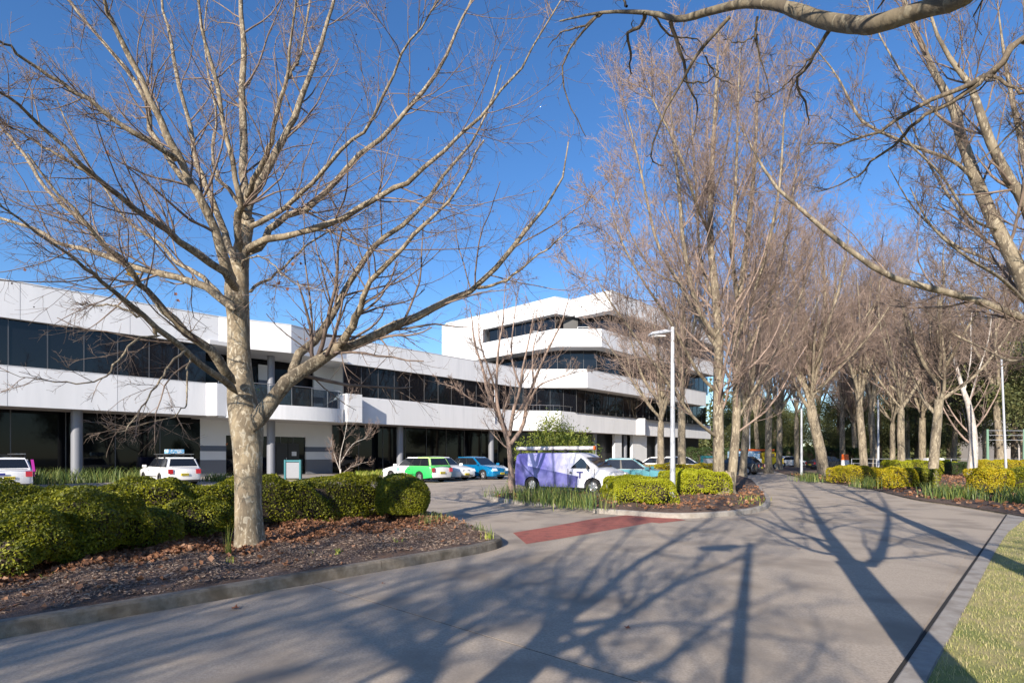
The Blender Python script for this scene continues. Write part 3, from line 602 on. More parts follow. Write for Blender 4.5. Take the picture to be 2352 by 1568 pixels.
for i, (x, y) in enumerate([(640, 612), (655, 622), (663, 640), (672, 607), (690, 605), (700, 655), (705, 663), (660, 663), (795, 604), (818, 603), (985, 158), (952, 214), (700, 745), (690, 775), (703, 778), (404, 675), (410, 690), (672, 735), (150, 363), (245, 350), (57, 620), (145, 575), (520, 1020), (640, 650)]):
    d = D0+random.uniform(-.6, .6); o = link('leaf', lm, hero, P(x, y, d)); o.rotation_euler = (random.uniform(0, 6), random.uniform(0, 6), random.uniform(0, 6)); k = random.uniform(.45, .85); o.scale = (k, k, k)
o = link('leaf', ly, hero, P(304, 630, D0-1)); o.rotation_euler = (1.1, .3, .4); o['label'] = 'yellow brown leaf still hanging'

# ---- tree on the verge whose limb crosses the top of the picture
def shp(px, py, z):                                        # point at height z whose shadow lies at picture point px,py
    g = np.array(G(px, py)[:2]); q = g-SD*z/TE; return np.array((q[0], q[1], z))
va = tree_obj('verge_tree', (0, 0, 0), 'near tree whose thick bare limb arches across the top of the picture')
ft = shp(1950, 1292, 3.0); bs = np.array((ft[0]-.05, ft[1]-.1, 0))
parts = [ptrunk([bs, bs*.6+ft*.4, ft*.9+bs*.1+np.array((0, 0, .0)), ft], [.21, .18, .17, .19], 16, 14)]
ovp = [(2213, -5), (2115, 24), (2018, 54), (1969, 58), (1896, 48), (1837, 28), (1774, 10), (1701, 10), (1628, 27), (1559, 44), (1491, 30), (1384, 29), (1286, 49)]
ovd = [2.75, 2.95, 3.15, 3.3, 3.5, 3.7, 3.9, 4.1, 4.3, 4.5, 4.7, 4.95, 5.2]; ovr = [28, 28, 27, 26, 24, 21, 17, 14, 12, 10, 7.5, 4.5, 2.5]
ov = [ft+np.array((0, -.02, -.05)), P(2330, -95, 2.4)]+[P(x, y, d) for (x, y), d in zip(ovp, ovd)]
orr = [.08, .06]+[.7*r*d/FP for r, d in zip(ovr, ovd)]
a, b = limb_arr(ov, orr, 44); b *= 1+.04*R.normal(size=44)
parts.append(tubes(a[None], b[None], 14))
sl = []
def shl(pts, r0, r1, K=14):
    p_ = [shp(*p) for p in pts]; a, b = limb_arr(p_, np.linspace(r0, r1, len(p_)), K); return a, b
l1 = shl([(1950, 1292, 3.0), (1890, 1210, 4.6), (1860, 1160, 6.4), (1835, 1125, 8.6), (1815, 1105, 11)], .13, .03)
l2 = shl([(1960, 1290, 3.05), (2010, 1290, 3.3), (2035, 1225, 4.4), (2040, 1185, 5.4), (2030, 1150, 7.2), (2010, 1125, 9.4)], .11, .025)
l3 = shl([(1935, 1275, 3.2), (1860, 1262, 3.7), (1770, 1220, 4.6), (1690, 1180, 6.0), (1640, 1150, 8)], .05, .015)
l4 = shl([(1925, 1250, 3.5), (1830, 1220, 4.3), (1780, 1180, 5.6), (1740, 1140, 8)], .05, .015)
for a, b in (l1, l2, l3, l4): parts.append(tubes(a[None], b[None], 10))
SA = np.array([x[0] for x in (l1, l2, l3, l4)]); SR = np.array([x[1] for x in (l1, l2, l3, l4)])
cr = twigset(SA, SR, (16, 8, 5), .05, ln=(.3, .4, .4), lmax=(1.8, .8, .4), rmin=(.007, .004, .003))
hang = [([(1905, 70), (1867, 132), (1832, 190), (1852, 244), (1857, 288)], 3.5, 5, 1.5), ([(1676, 39), (1603, 122), (1569, 185), (1515, 283), (1496, 366), (1525, 378)], 4.2, 4.5, 1.2),
        ([(1540, 49), (1564, 122), (1579, 195), (1603, 244), (1593, 317)], 4.5, 5, 1), ([(1740, 39), (1737, 98), (1754, 156), (1774, 229)], 4.0, 3, 1), ([(1374, 34), (1320, 98), (1291, 161), (1310, 244), (1345, 312)], 5.0, 3, 1),
        ([(1480, 30), (1475, 60), (1440, 80), (1450, 120), (1445, 150), (1452, 170)], 4.7, 5, 1.5), ([(1500, 35), (1530, 75), (1560, 88), (1600, 88), (1620, 130)], 4.7, 3, 1), ([(1740, 80), (1700, 98), (1660, 90)], 4.1, 2, 1),
        ([(1569, 185), (1620, 190), (1650, 160), (1590, 140)], 4.3, 2, 1), ([(1867, 132), (1820, 180), (1780, 215), (1740, 235)], 3.6, 2, 1), ([(1440, 15), (1420, -20), (1400, -60)], 4.8, 3, 2), ([(1384, 30), (1340, 60), (1290, 75), (1260, 110)], 5.1, 3, 1), ([(1620, 130), (1650, 180), (1690, 195)], 4.4, 2, .8)]
ha = []; hr = []
for pts, d, r0, r1 in hang:
    n_ = len(pts); a, b = limb_arr([P(x, y, d+.12*i) for i, (x, y) in enumerate(pts)], np.linspace(r0, r1, n_)*d/FP, 14); a[1:] += R.normal(size=(13, 3))*.005; ha.append(a); hr.append(b)
ha = np.array(ha); hr = np.array(hr); cr.append((ha, hr, 6))
cr += twigset(ha, hr, (6, 4), -.03, ln=(.3, .35), lmax=(.5, .25), rmin=(.0025, .0018), r=(.5, .5), Ks=(6, 4), sides=(4, 3), ang=((25, 70), (25, 70)), t0=.15)
finish(va, parts, cr, M['shaded_olive_bark'], M['dark_bark'])['kind'] = 'stuff'
# ---- second verge tree, dark branches reaching in from the right
vb = tree_obj('verge_tree', (0, 0, 0), 'tree off the right edge whose two dark thin branches reach into the upper right')
b0 = np.array((6.05, 5.6, 0)); tb = b0+np.array((0.1, .1, 5.4)); parts = [ptrunk([b0, b0+np.array((.05, 0, 2)), b0+np.array((.02, .05, 4)), tb], [.2, .16, .13, .11], 14, 12)]
def plimb(pts, r0, r1, K=18, jit=.015):
    n_ = len(pts); p_ = [p if len(p) == 3 and isinstance(p, np.ndarray) else P(*p) for p in pts]
    rr = np.linspace(r0, r1, n_); a, b = limb_arr(p_, rr, K); a[1:] += R.normal(size=(K-1, 3))*jit; return a, b
bl = [plimb([tb, (2351, 98, 5.7), (2311, 137, 5.7), (2262, 171, 5.8), (2213, 200, 5.8), (2115, 244, 5.9), (2042, 283, 6.0), (1979, 312, 6.1), (1925, 332, 6.2), (1857, 327, 6.4)], .042, .005),
      plimb([(2262, 171, 5.8), (2189, 234, 5.9), (2115, 268, 6.0), (2067, 322, 6.2), (1993, 376, 6.4), (1955, 412, 6.5), (1872, 439, 6.7)], .026, .006),
      plimb([(2262, 175, 5.8), (2320, 195, 5.7), (2360, 230, 5.6), (2345, 280, 5.5), (2280, 350, 5.5), (2200, 420, 5.6)], .018, .005),
      plimb([tb, tb+np.array((.4, .3, 2)), tb+np.array((.9, .9, 4.5)), tb+np.array((1.5, 1.2, 7))], .09, .03),
      plimb([tb, tb+np.array((-.1, .9, 2.6)), tb+np.array((.0, 1.8, 5)), tb+np.array((.3, 2.3, 8))], .08, .03)]
cr = [(np.array([x[0]]), np.array([x[1]]), 8) for x in bl]
cr += twigset(np.array([x[0] for x in bl]), np.array([x[1] for x in bl]), (12, 6, 4), .02, ln=(.22, .35, .4), lmax=(1.2, .6, .3), rmin=(.004, .0025, .002))
finish(vb, parts, cr, M['shaded_olive_bark'], M['dark_bark'])['kind'] = 'stuff'

# ---- generic bare tree
def bare(name, label, h=16, r=.3, fork=3.0, nl=9, spread=.45, dens=(12, 8, 5), tm='grey_bark', cm='twig_pink', lean=0, rmin=(.014, .009, .006), group=None, upr=.12, limbs=None, stems=1, wig=.07, lmax=(4.5, 2, .9), ln=(.42, .45, .5)):
    root = tree_obj(name, (0, 0, 0), label, 'tree', group); parts = []; LP = []; LR = []
    top = np.array((lean, 0, fork)); tl = fork
    parts.append(ptrunk([(0, 0, 0), (lean*.3, 0, fork*.4), (lean*.75, .03, fork*.8), top+np.array((0, 0, .3))], [r*1.05, r*.9, r*.88, r*.8], 14, 12, .3, .04, R.uniform(0, 6)))
    if limbs is None:
        limbs = []
        for i in range(nl):
            az = i*2.399+R.uniform(-.3, .3); ti = R.uniform(.1, 1)*spread if i else .03; L = (h-fork)*R.uniform(.75, 1)*(1-.25*ti); z0 = fork*R.uniform(.82, 1.08)+ (i*.18)
            d0 = np.array((math.cos(az)*math.sin(ti*1.5), math.sin(az)*math.sin(ti*1.5), math.cos(ti*1.5))); p = np.array((lean*min(1, z0/fork), 0, z0)); pl = [p]
            for k in range(7):
                p = p+d0*L/7; pl.append(p); d0 = nrm(d0+np.array((0, 0, upr))+R.normal(size=3)*.09)
            limbs.append((pl, r*R.uniform(.3, .5)*(1.3 if i == 0 else 1), r*.035))
    for pl, r0, r1 in limbs:
        a, b = limb_arr(pl, np.linspace(1, 0, len(pl))**.8*(r0-r1)+r1, 16); LP.append(a); LR.append(b)
    a, b = np.array(LP), np.array(LR); parts.append(tubes(a, b, 7))
    cr = twigset(a, b, dens, .15, ln=ln, lmax=lmax, rmin=rmin, t0=.1, ang=((20, 56), (22, 54), (24, 60)), sides=(4, 3, 3), Ks=(7, 4, 3), wig=wig, r=(.36, .5, .6))
    finish(root, parts, cr, M[tm], M[cm])['kind'] = 'stuff'; return root
def rel(base, pts, d):                                      # picture points at depth d, relative to the tree base
    return [P(x, y, d+dd)-np.array((base[0], base[1], 0)) for x, y, dd in pts]
# T3 the tall tree by the lamp
b3 = np.array((8.05, 21.3, 0)); d3 = 21.3
def lm3(pts, r0, r1=.03): return (rel(b3, pts, d3), r0, r1)
l3 = [lm3([(1652, 1150, -.1), (1650, 1000, -.1), (1650, 850, 0), (1650, 760, 0), (1640, 640, 0), (1632, 560, .2), (1632, 450, .3), (1640, 300, .3), (1648, 150, 0), (1650, 70, 0)], 0.223, .012),
      lm3([(1676, 1140, 0), (1690, 1000, .1), (1692, 900, .2), (1690, 760, .3), (1705, 640, .6), (1722, 500, 1), (1735, 350, 1.2), (1740, 200, 1.5), (1745, 130, 1.5)], 0.186, .012),
      lm3([(1648, 800, 0), (1600, 720, .5), (1560, 650, 1), (1510, 560, 1.4), (1480, 430, 1.8), (1450, 300, 2), (1430, 230, 2)], 0.099, .012),
      lm3([(1648, 780, 0), (1600, 700, -.4), (1570, 560, -1), (1560, 440, -1.3), (1545, 300, -1.5), (1535, 170, -1.6)], 0.105, .012),
      lm3([(1692, 850, .2), (1740, 760, .5), (1780, 650, .8), (1810, 520, 1), (1830, 380, 1), (1845, 280, 1)], 0.081, .012),
      lm3([(1690, 780, .2), (1730, 680, -.4), (1765, 560, -1), (1790, 430, -1.4), (1800, 280, -1.5), (1800, 190, -1.5)], 0.081, .012),
      lm3([(1645, 700, 0), (1610, 600, .8), (1600, 450, 1.5), (1590, 300, 2), (1592, 140, 2)], 0.074, .012), lm3([(1695, 700, .4), (1680, 560, -.8), (1690, 420, -1.4), (1695, 250, -1.6), (1700, 100, -1.6)], 0.081, .012),
      lm3([(1646, 900, 0), (1600, 850, -.5), (1540, 740, -1.4), (1480, 650, -2), (1430, 560, -2.3), (1400, 470, -2.4)], 0.068, .012), lm3([(1642, 1000, -.2), (1590, 955, -1), (1520, 860, -1.5), (1450, 760, -2), (1400, 690, -2.3), (1370, 640, -2.4)], 0.062, .012),
      lm3([(1695, 960, .2), (1740, 880, .6), (1800, 770, 1.2), (1850, 650, 1.4), (1880, 560, 1.5)], 0.056, .012), lm3([(1640, 560, .2), (1600, 470, -1.6), (1560, 350, -2.6), (1500, 230, -3), (1490, 190, -3)], 0.056, .012),
      lm3([(1632, 470, .3), (1660, 380, 2), (1680, 250, 2.6), (1670, 90, 2.8)], 0.050, .012), lm3([(1560, 650, 1), (1500, 620, 1), (1440, 520, 1), (1400, 400, 1)], 0.043, .012), lm3([(1705, 640, .6), (1760, 600, 2), (1800, 480, 2.6), (1850, 400, 3)], 0.043, .012)]
t3 = bare('tall_tree', 'tall bare double stemmed tree just right of the grey lamp post on the middle island', 18, .36, .7, limbs=l3, dens=(24, 11, 7), wig=.1, rmin=(.013, .008, .006), lmax=(4, 1.7, .8), ln=(.36, .42, .5)); t3.location = b3
# T2 small tree in front of the van
b2 = np.array((-.02, 29.4*.74, 0)); d2 = 21.8
def lm2(pts, r0, r1=.02): return (rel(b2, pts, d2), r0, r1)
l2 = [lm2([(1175, 1125, 0), (1172, 1060, 0), (1165, 1000, 0), (1145, 950, .1), (1120, 900, .2), (1110, 850, .3), (1090, 790, .4), (1085, 740, .5), (1078, 700, .5)], 0.112, .008),
      lm2([(1165, 1010, 0), (1150, 960, -.2), (1140, 900, -.3), (1145, 800, -.5), (1155, 740, -.5), (1160, 650, -.5)], 0.080, .008), lm2([(1170, 1000, 0), (1180, 940, -.2), (1195, 890, -.4), (1200, 850, -.5), (1215, 780, -.5), (1230, 700, -.5)], 0.080, .008),
      lm2([(1172, 1020, 0), (1200, 980, .2), (1210, 930, .3), (1225, 880, .4), (1260, 800, .5), (1290, 740, .6), (1310, 670, .6)], 0.088, .008), lm2([(1210, 930, .3), (1240, 885, .1), (1290, 865, 0), (1350, 848, -.1)], 0.040, .008),
      lm2([(1118, 930, .1), (1080, 915, -.3), (1045, 890, -.5), (1010, 880, -.6)], 0.032, .008), lm2([(1140, 900, -.3), (1120, 840, -1), (1100, 770, -1.4), (1105, 690, -1.5)], 0.040, .008), lm2([(1195, 890, -.4), (1175, 820, .6), (1180, 740, 1), (1190, 670, 1)], 0.048, .008), lm2([(1225, 880, .4), (1225, 800, 1), (1250, 720, 1.4)], 0.040, .008)]
t2 = bare('small_tree', 'small pinkish bare tree with spreading stems in front of the purple and white van', 9, .17, .6, limbs=l2, tm='pink_bark', cm='pink_bark', dens=(12, 7, 5), rmin=(.01, .006, .005), lmax=(1.6, .8, .4), ln=(.3, .4, .45)); t2.location = (b2[0], b2[1], 0)
# E tree at the right edge
bE = np.array((14.6, 14.5, 0)); dE = 14.5
def lmE(pts, r0, r1=.03): return (rel(bE, pts, dE), r0, r1)
lE = [lmE([(2485, 1130, 0), (2440, 900, 0), (2390, 740, 0), (2335, 610, 0), (2291, 527, 0), (2242, 415, .2), (2203, 302, .4), (2189, 244, .5), (2155, 185, .6), (2115, 98, .8), (2080, 10, 1), (2060, -80, 1)], 0.216, .01),
      lmE([(2440, 820, 0), (2400, 600, -.3), (2351, 459, -.4), (2325, 424, -.4), (2281, 341, -.5), (2252, 263, -.6), (2228, 195, -.6), (2189, 146, -.6), (2145, 63, -.6), (2120, -40, -.6)], 0.158, .01),
      lmE([(2440, 850, 0), (2400, 770, -.5), (2351, 732, -.8), (2252, 693, -1), (2164, 668, -1.2), (2067, 644, -1.3), (1993, 605, -1.4), (1911, 542, -1.5), (1837, 478, -1.6), (1774, 420, -1.6), (1735, 351, -1.6), (1701, 293, -1.6)], 0.108, .01),
      lmE([(2240, 415, .2), (2190, 370, 0), (2115, 342, -.4), (1993, 288, -.8), (1959, 244, -.9), (1920, 171, -1), (1862, 98, -1)], 0.050, .01),
      lmE([(2400, 650, 0), (2370, 450, .8), (2340, 300, 1.2), (2310, 150, 1.5), (2290, 0, 1.6)], 0.115, .01), lmE([(2430, 750, 0), (2440, 500, .4), (2400, 300, .8), (2360, 100, 1), (2350, -30, 1)], 0.130, .01),
      lmE([(2320, 580, 0), (2250, 540, 1.2), (2180, 450, 2), (2120, 350, 2.4), (2080, 240, 2.6)], 0.058, .01), lmE([(2350, 640, 0), (2280, 600, 2), (2190, 560, 3), (2100, 480, 3.5), (2040, 380, 3.8)], 0.058, .01),
      lmE([(2203, 302, .4), (2150, 260, 1.5), (2080, 180, 2.2), (2020, 80, 2.5), (1990, 0, 2.6)], 0.043, .01), lmE([(2400, 800, 0), (2330, 830, 1), (2260, 800, 2), (2180, 760, 2.5), (2110, 700, 3)], 0.050, .01),
      lmE([(2360, 700, -.4), (2300, 640, -1.6), (2220, 590, -2.4), (2140, 520, -2.8), (2090, 430, -3)], 0.043, .01), lmE([(2291, 527, 0), (2230, 500, -1), (2160, 400, -1.6), (2090, 330, -2), (2040, 250, -2.2)], 0.036, .01)]
tE = bare('edge_tree', 'big bare tree at the right edge with thick pale limbs leaning left', 15, .34, 1.2, limbs=lE, wig=.13, dens=(19, 8, 5), cm='twig', rmin=(.009, .006, .004), lmax=(2.3, 1.1, .5), ln=(.25, .42, .5)); tE.location = bE
# prototypes for the rows of bare trees
def spl(n, **k): return bare(n, 'x', **k)
row = [('avenue_tree', 'bare tree left of the lamp post, first of two trunks behind the lime hedge', (1518, 36), dict(h=12, r=.24, fork=3.4, nl=12, spread=.6, dens=(12, 8, 5))),
       ('avenue_tree', 'bare tree right behind the lamp post, second of two trunks behind the lime hedge', (1566, 33), dict(h=14, r=.25, fork=4.4, nl=12, spread=.5, dens=(12, 8, 5))),
       ('avenue_tree', 'bare tree just right of the tall double stemmed tree, beside the driveway bend', (1706, 40), dict(h=15, r=.27, fork=4, nl=14, spread=.5, dens=(14, 10, 7), lean=.3)),
       ('leaning_tree', 'bare tree with a thick leaning trunk at the left end of the gold hedges', (1893, 42), dict(h=18, r=.4, fork=5, nl=16, spread=.6, dens=(14, 11, 7), lean=-1.0)),
       ('vase_tree', 'bare tree with a crooked trunk and dark upswept limbs among the gold hedges', (2141, 27.5), dict(h=10.5, r=.23, fork=4.0, nl=13, spread=.6, dens=(13, 9, 6), lean=.35, cm='twig'))]
protos = []
for nm, lb, (px, d), kw in row:
    t = bare(nm, lb, **kw); t.location = ((px-CX)*d/FP, d, 0); protos.append(t); t['group'] = 'bare trees along the driveway'
mates = [(1790, 60, 0, 1.05, 'slim bare tree standing behind the second lamp post'), (1830, 72, 1, 1.0, 'bare tree between the yellow truck and the leaning tree'), (1742, 80, 2, 1.0, 'bare tree left of the yellow truck'),
         (1935, 66, 1, 1.0, 'bare tree behind the orange and white barrel'), (1965, 85, 3, .8, 'bare tree deep in the grove, left of the striped pole'), (2008, 62, 2, 1.05, 'bare tree beside the thin striped pole'), (2050, 64, 0, 1.0, 'bare tree right of the thin striped pole'),
         (2085, 88, 1, 1.05, 'bare tree far back between the gold hedges'), (2118, 70, 3, .85, 'bare tree left of the white board'), (2190, 76, 2, 1.0, 'bare tree behind the crooked tree, right of the white board'),
         (2262, 84, 1, 1.0, 'bare tree behind the pale leaning trunk'), (2350, 66, 0, 1.0, 'bare tree at the right edge behind the gold hedge'), (1880, 95, 1, 1.1, 'far bare tree behind the leaning tree'), (2150, 100, 2, 1.1, 'far bare tree above the white board'), (1765, 50, 1, 1.0, 'bare tree right of the tall double stemmed tree, before the bend'), (1985, 50, 2, 1.0, 'bare tree right behind the left gold hedge'), (2070, 48, 0, 1.05, 'bare tree behind the lime yellow hedge row'), (2300, 56, 2, 1.0, 'bare tree behind the white pole')]
for px, d, k, s, lb in mates:
    c = copy_tree(protos[k]); c.location = ((px-CX)*d/FP, d, 0); c.rotation_euler = (0, 0, R.uniform(0, 6.28)); c.scale = (s*1.25, s*1.25, s*R.uniform(1.35, 1.55)); c['label'] = lb; c.name = 'grove_tree'
# white leaning trunk
bW = np.array(((2232-CX)*38/FP, 38, 0)); lW = [(rel(bW, [(2232, 1085, 0), (2236, 1030, 0), (2234, 985, 0), (2225, 930, 0), (2210, 890, .2), (2190, 820, .5), (2160, 740, .8)], 38), .3, .02), (rel(bW, [(2225, 930, 0), (2245, 860, 0), (2270, 780, -.5), (2280, 700, -1)], 38), .06, .01), (rel(bW, [(2215, 900, .1), (2230, 820, 2), (2230, 740, 3), (2240, 660, 4)], 38), .05, .01)]
tW = bare('gum_tree', 'bare tree with a smooth whitish leaning trunk between the two groups of gold hedge', 10, .27, 1, limbs=lW, tm='white_bark', dens=(12, 7, 4)); tW.location = bW
# little bare tree at the entrance
bS = np.array(((782-CX)*37/FP, 37, 0)); lS = [(rel(bS, [(782, 1100, 0), (781, 1050, 0), (792, 1000, 0), (800, 950, .1), (805, 900, .1)], 37), 0.030, .006), (rel(bS, [(783, 1060, 0), (810, 1020, .3), (840, 1005, .5), (855, 985, .6)], 37), 0.021, .006), (rel(bS, [(781, 1080, 0), (768, 1045, -.2), (760, 1010, -.3)], 37), 0.021, .006), (rel(bS, [(782, 1090, 0), (810, 1070, .5), (845, 1060, .8)], 37), 0.018, .006)]
tS = bare('young_tree', 'young leafless tree between the teal framed sign and the green and white car', 5, .06, .4, limbs=lS, tm='white_bark', cm='pink_bark', dens=(14, 6, 4), rmin=(.009, .006, .005), lmax=(1.3, .7, .35)); tS.location = bS
# trees behind the camera, seen by their shadows on the driveway
def shadow_tree(base, lims, label, r=.2, dens=(15, 9, 5)):
    root = tree_obj('roadside_tree', (0, 0, 0), label, 'tree', 'trees behind the viewpoint that shade the driveway'); b_ = np.array(base+(0,), float); parts = []; A = []; B = []
    f = shp(*lims[0][0]); parts.append(ptrunk([b_, b_*.5+f*.5, f], [r*1.1, r, r*.9], 12, 12))
    for pts, r0, r1 in [(l[0:-2], l[-2], l[-1]) for l in lims]:
        a, b = shl(pts, r0, r1, 16); A.append(a); B.append(b); parts.append(tubes(a[None], b[None], 9))
    cr = twigset(np.array(A), np.array(B), dens, .06, ln=(.3, .4, .45), lmax=(2, .8, .4), rmin=(.008, .005, .004)); finish(root, parts, cr, M['limb_bark'], M['twig'])['kind'] = 'stuff'; return root
shadow_tree((-2.45, -1.7), [[(1230, 1500, 2.8), (1296, 1419, 3.6), (1376, 1370, 4.6), (1467, 1291, 6), (1619, 1200, 8.5), (1680, 1150, 11), .13, .03],
    [(1230, 1500, 2.8), (1382, 1450, 3.6), (1558, 1340, 5.2), (1711, 1273, 7), (1790, 1200, 9), .08, .02], [(1300, 1440, 3.4), (1340, 1350, 5), (1400, 1270, 7), (1480, 1190, 9.5), .07, .02],
    [(1250, 1510, 2.9), (1455, 1560, 3.1), (1589, 1468, 4.2), (1680, 1407, 5.2), (1850, 1340, 7), .06, .015], [(1240, 1500, 2.9), (1270, 1380, 4.8), (1290, 1290, 6.8), (1370, 1200, 9), .06, .02], [(1300, 1440, 3.4), (1460, 1400, 4.6), (1600, 1290, 6.6), (1690, 1200, 9), .06, .015]],
    'bare tree behind the viewpoint whose broad shadow fans across the middle of the driveway', .19)
shadow_tree((-4.5, -4.7), [[(975, 1560, 4), (1004, 1480, 4.6), (1040, 1431, 5.2), (1150, 1346, 6.4), (1357, 1230, 9), .1, .02], [(1020, 1460, 4.8), (1046, 1400, 5.4), (1040, 1360, 6), (1065, 1300, 7.4), (1110, 1240, 9.5), .06, .015],
    [(990, 1520, 4.3), (930, 1440, 5.4), (910, 1370, 6.8), (960, 1290, 9), .06, .015], [(990, 1500, 4.4), (1120, 1440, 5.4), (1250, 1330, 7.5), .05, .015], [(975, 1540, 4.2), (800, 1430, 6), (740, 1370, 7.6), (760, 1300, 10), .06, .02]],
    'bare tree behind the viewpoint whose slim shadow forks near the bottom centre', .14)
bh = [((-14.5, -11), .45, 13, 'bare tree behind the viewpoint shading the left of the driveway'), ((5.5, -7), 4, 13, 'bare tree behind the viewpoint on the right verge')]
pb = bare('roadside_tree', bh[0][3], h=13, r=.26, fork=2.6, nl=11, spread=.8, dens=(10, 6, 4), cm='twig', upr=.07, group='trees behind the viewpoint that shade the driveway')
low_ = bare('roadside_tree', 'low dense bare tree behind the viewpoint streaking the left of the driveway', h=8.3, r=.2, fork=2.2, nl=13, spread=.8, dens=(12, 7, 5), cm='twig', upr=.05, group='trees behind the viewpoint that shade the driveway'); low_.location = (-9.5, -8.4, 0)
for i, (p_, rz, h_, lb) in enumerate(bh):
    c = pb if i == 0 else copy_tree(pb); c.location = (*p_, 0); c.rotation_euler = (0, 0, rz); c['label'] = lb

# ---- leafy things
def leaves(C, size, nrm_=None, asp=.5, jit=1.0):
    """quads (kite leaves) at centres C"""
    n = len(C); d = nrm(R.normal(size=(n, 3))*jit+(nrm_ if nrm_ is not None else 0)); s = nrm(np.cross(d, R.normal(size=(n, 3)))); t = np.cross(d, s); L = (size*R.uniform(.6, 1.3, n))[:, None]
    V = np.stack((C-t*L*.5, C+s*L*asp*.5+d*L*.06, C+t*L*.5, C-s*L*asp*.5+d*L*.06), 1).reshape(-1, 3); return V, np.arange(4*n).reshape(-1, 4)
def blades(C, h, wd, lean=.5, K=3):
    """strap leaves rising from points C"""
    n = len(C); az = R.uniform(0, 6.283, n); hh = h*R.uniform(.55, 1.1, n); ln_ = lean*R.uniform(.2, 1, n)*hh; d = np.column_stack((np.cos(az), np.sin(az), np.zeros(n))); s = np.column_stack((-np.sin(az), np.cos(az), np.zeros(n)))
    V = []
    for k in range(K+1):
        t = k/K; c = C+d*(ln_*t**2)[:, None]+np.array((0, 0, 1.))*(hh*(t-.25*t*t*lean*1.3))[:, None]; w_ = wd*(1-t**1.5)*.5+.0006; V += [c-s*w_, c+s*w_]
    V = np.stack(V, 1); q = np.array([(2*k, 2*k+1, 2*k+3, 2*k+2) for k in range(K)]); return V.reshape(-1, 3), (np.arange(n)[:, None, None]*(2*K+2)+q[None]).reshape(-1, 4)
def hedge(name, label, cx, cy, lx, ly, h, rz, m, dens=1500, ls=.05, lump=.06, z0=.1, expo=5, cat='hedge', group=None, bare_low=.3, kind=None, lseed=0):
    root = empty(name, (cx, cy, z0), rz, label, cat, group)
    area = 2*(lx+ly)*h+lx*ly; n = int(area*dens); U = R.uniform(-1, 1, (int(n*2.6), 3)); U[:, 2] = R.uniform(-.55, 1, len(U)); pw = (np.abs(U)**expo).sum(1)**(1/expo); dd = nrm(U)
    pw = (np.abs(dd)**expo).sum(1)**(1/expo); s = dd/pw[:, None]       # on the superellipsoid
    # even out over the box by area weighting: sample faces
    k = R.choice(5, len(s), p=np.array((lx*ly*1.2, lx*h, lx*h, ly*h, ly*h))/(lx*ly*1.2+2*lx*h+2*ly*h)); a, b = R.uniform(-1, 1, (2, len(s))); o1 = np.ones(len(s))
    pt = np.select([k[:, None] == i for i in range(5)], [np.column_stack(x) for x in ((a, b, o1), (a, -o1, b), (a, o1, b), (o1, a, b), (-o1, a, b))])
    sc_ = np.array((lx/2, ly/2, h/2)); pd = pt*sc_; rr_ = min(ly/2, h/2, lx/2)*(.9 if expo < 4 else .45); inner_ = np.maximum(np.abs(pd)-(sc_-rr_), 0); ln_ = np.linalg.norm(inner_, axis=1, keepdims=True)
    pd = np.where(ln_ > rr_, np.sign(pd)*((np.minimum(np.abs(pd), sc_-rr_))+inner_/np.maximum(ln_, 1e-6)*rr_), pd)
    out = nrm(pd/sc_); wx = pd[:, 0]; nz = lump*(np.sin(wx*3.1+pd[:, 2]*4+lseed)+np.sin(wx*7.3-pd[:, 1]*6+pd[:, 2]*5+lseed*2)*.6+np.sin(pd[:, 2]*11+wx*5+pd[:, 1]*9)*.35)
    c = pd+out*(nz-.02-np.abs(R.normal(size=len(pd)))*.035)[:, None]; c[:, 2] += h/2
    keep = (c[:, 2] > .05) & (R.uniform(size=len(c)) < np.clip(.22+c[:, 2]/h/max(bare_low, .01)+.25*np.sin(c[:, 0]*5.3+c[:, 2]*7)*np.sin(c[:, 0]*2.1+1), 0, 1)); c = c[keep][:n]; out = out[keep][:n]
    v, q = leaves(c, ls, out*.9+np.array((0, 0, .5)), .55); o = link('foliage', mesh_np('foliage', v, q, M[m]), root); o['kind'] = 'stuff'
    # twiggy inside
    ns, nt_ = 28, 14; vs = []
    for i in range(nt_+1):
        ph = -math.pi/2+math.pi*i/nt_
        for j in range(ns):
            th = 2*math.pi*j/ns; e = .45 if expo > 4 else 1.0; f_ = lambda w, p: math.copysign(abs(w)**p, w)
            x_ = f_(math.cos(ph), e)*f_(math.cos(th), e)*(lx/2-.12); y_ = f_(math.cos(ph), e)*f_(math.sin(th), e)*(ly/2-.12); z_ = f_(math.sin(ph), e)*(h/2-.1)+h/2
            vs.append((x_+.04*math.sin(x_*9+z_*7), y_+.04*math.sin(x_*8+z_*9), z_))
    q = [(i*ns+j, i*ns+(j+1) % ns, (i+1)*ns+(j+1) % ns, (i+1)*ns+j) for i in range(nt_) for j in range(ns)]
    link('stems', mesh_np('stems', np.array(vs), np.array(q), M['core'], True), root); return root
AZ = math.atan2(.742, .67)
def sh(u, n): return S(u, n)[:2]
hx, hy = sh(1.2, -11.6); hedge('clipped_hedge', 'long clipped green hedge running behind the big tree trunk', hx, hy, 13.8, 1.25, 1.0, AZ, 'hedge', 2900, .046, .1, bare_low=.85)
bx_, by_ = G(906, 1213)[:2]; hedge('round_bush', 'round clipped green bush at the right end of the long hedge', bx_+.05, by_+.55, 1.25, 1.2, 1.06, .3, 'hedge', 4200, .038, .035, expo=2.2, cat='bush', bare_low=.15)
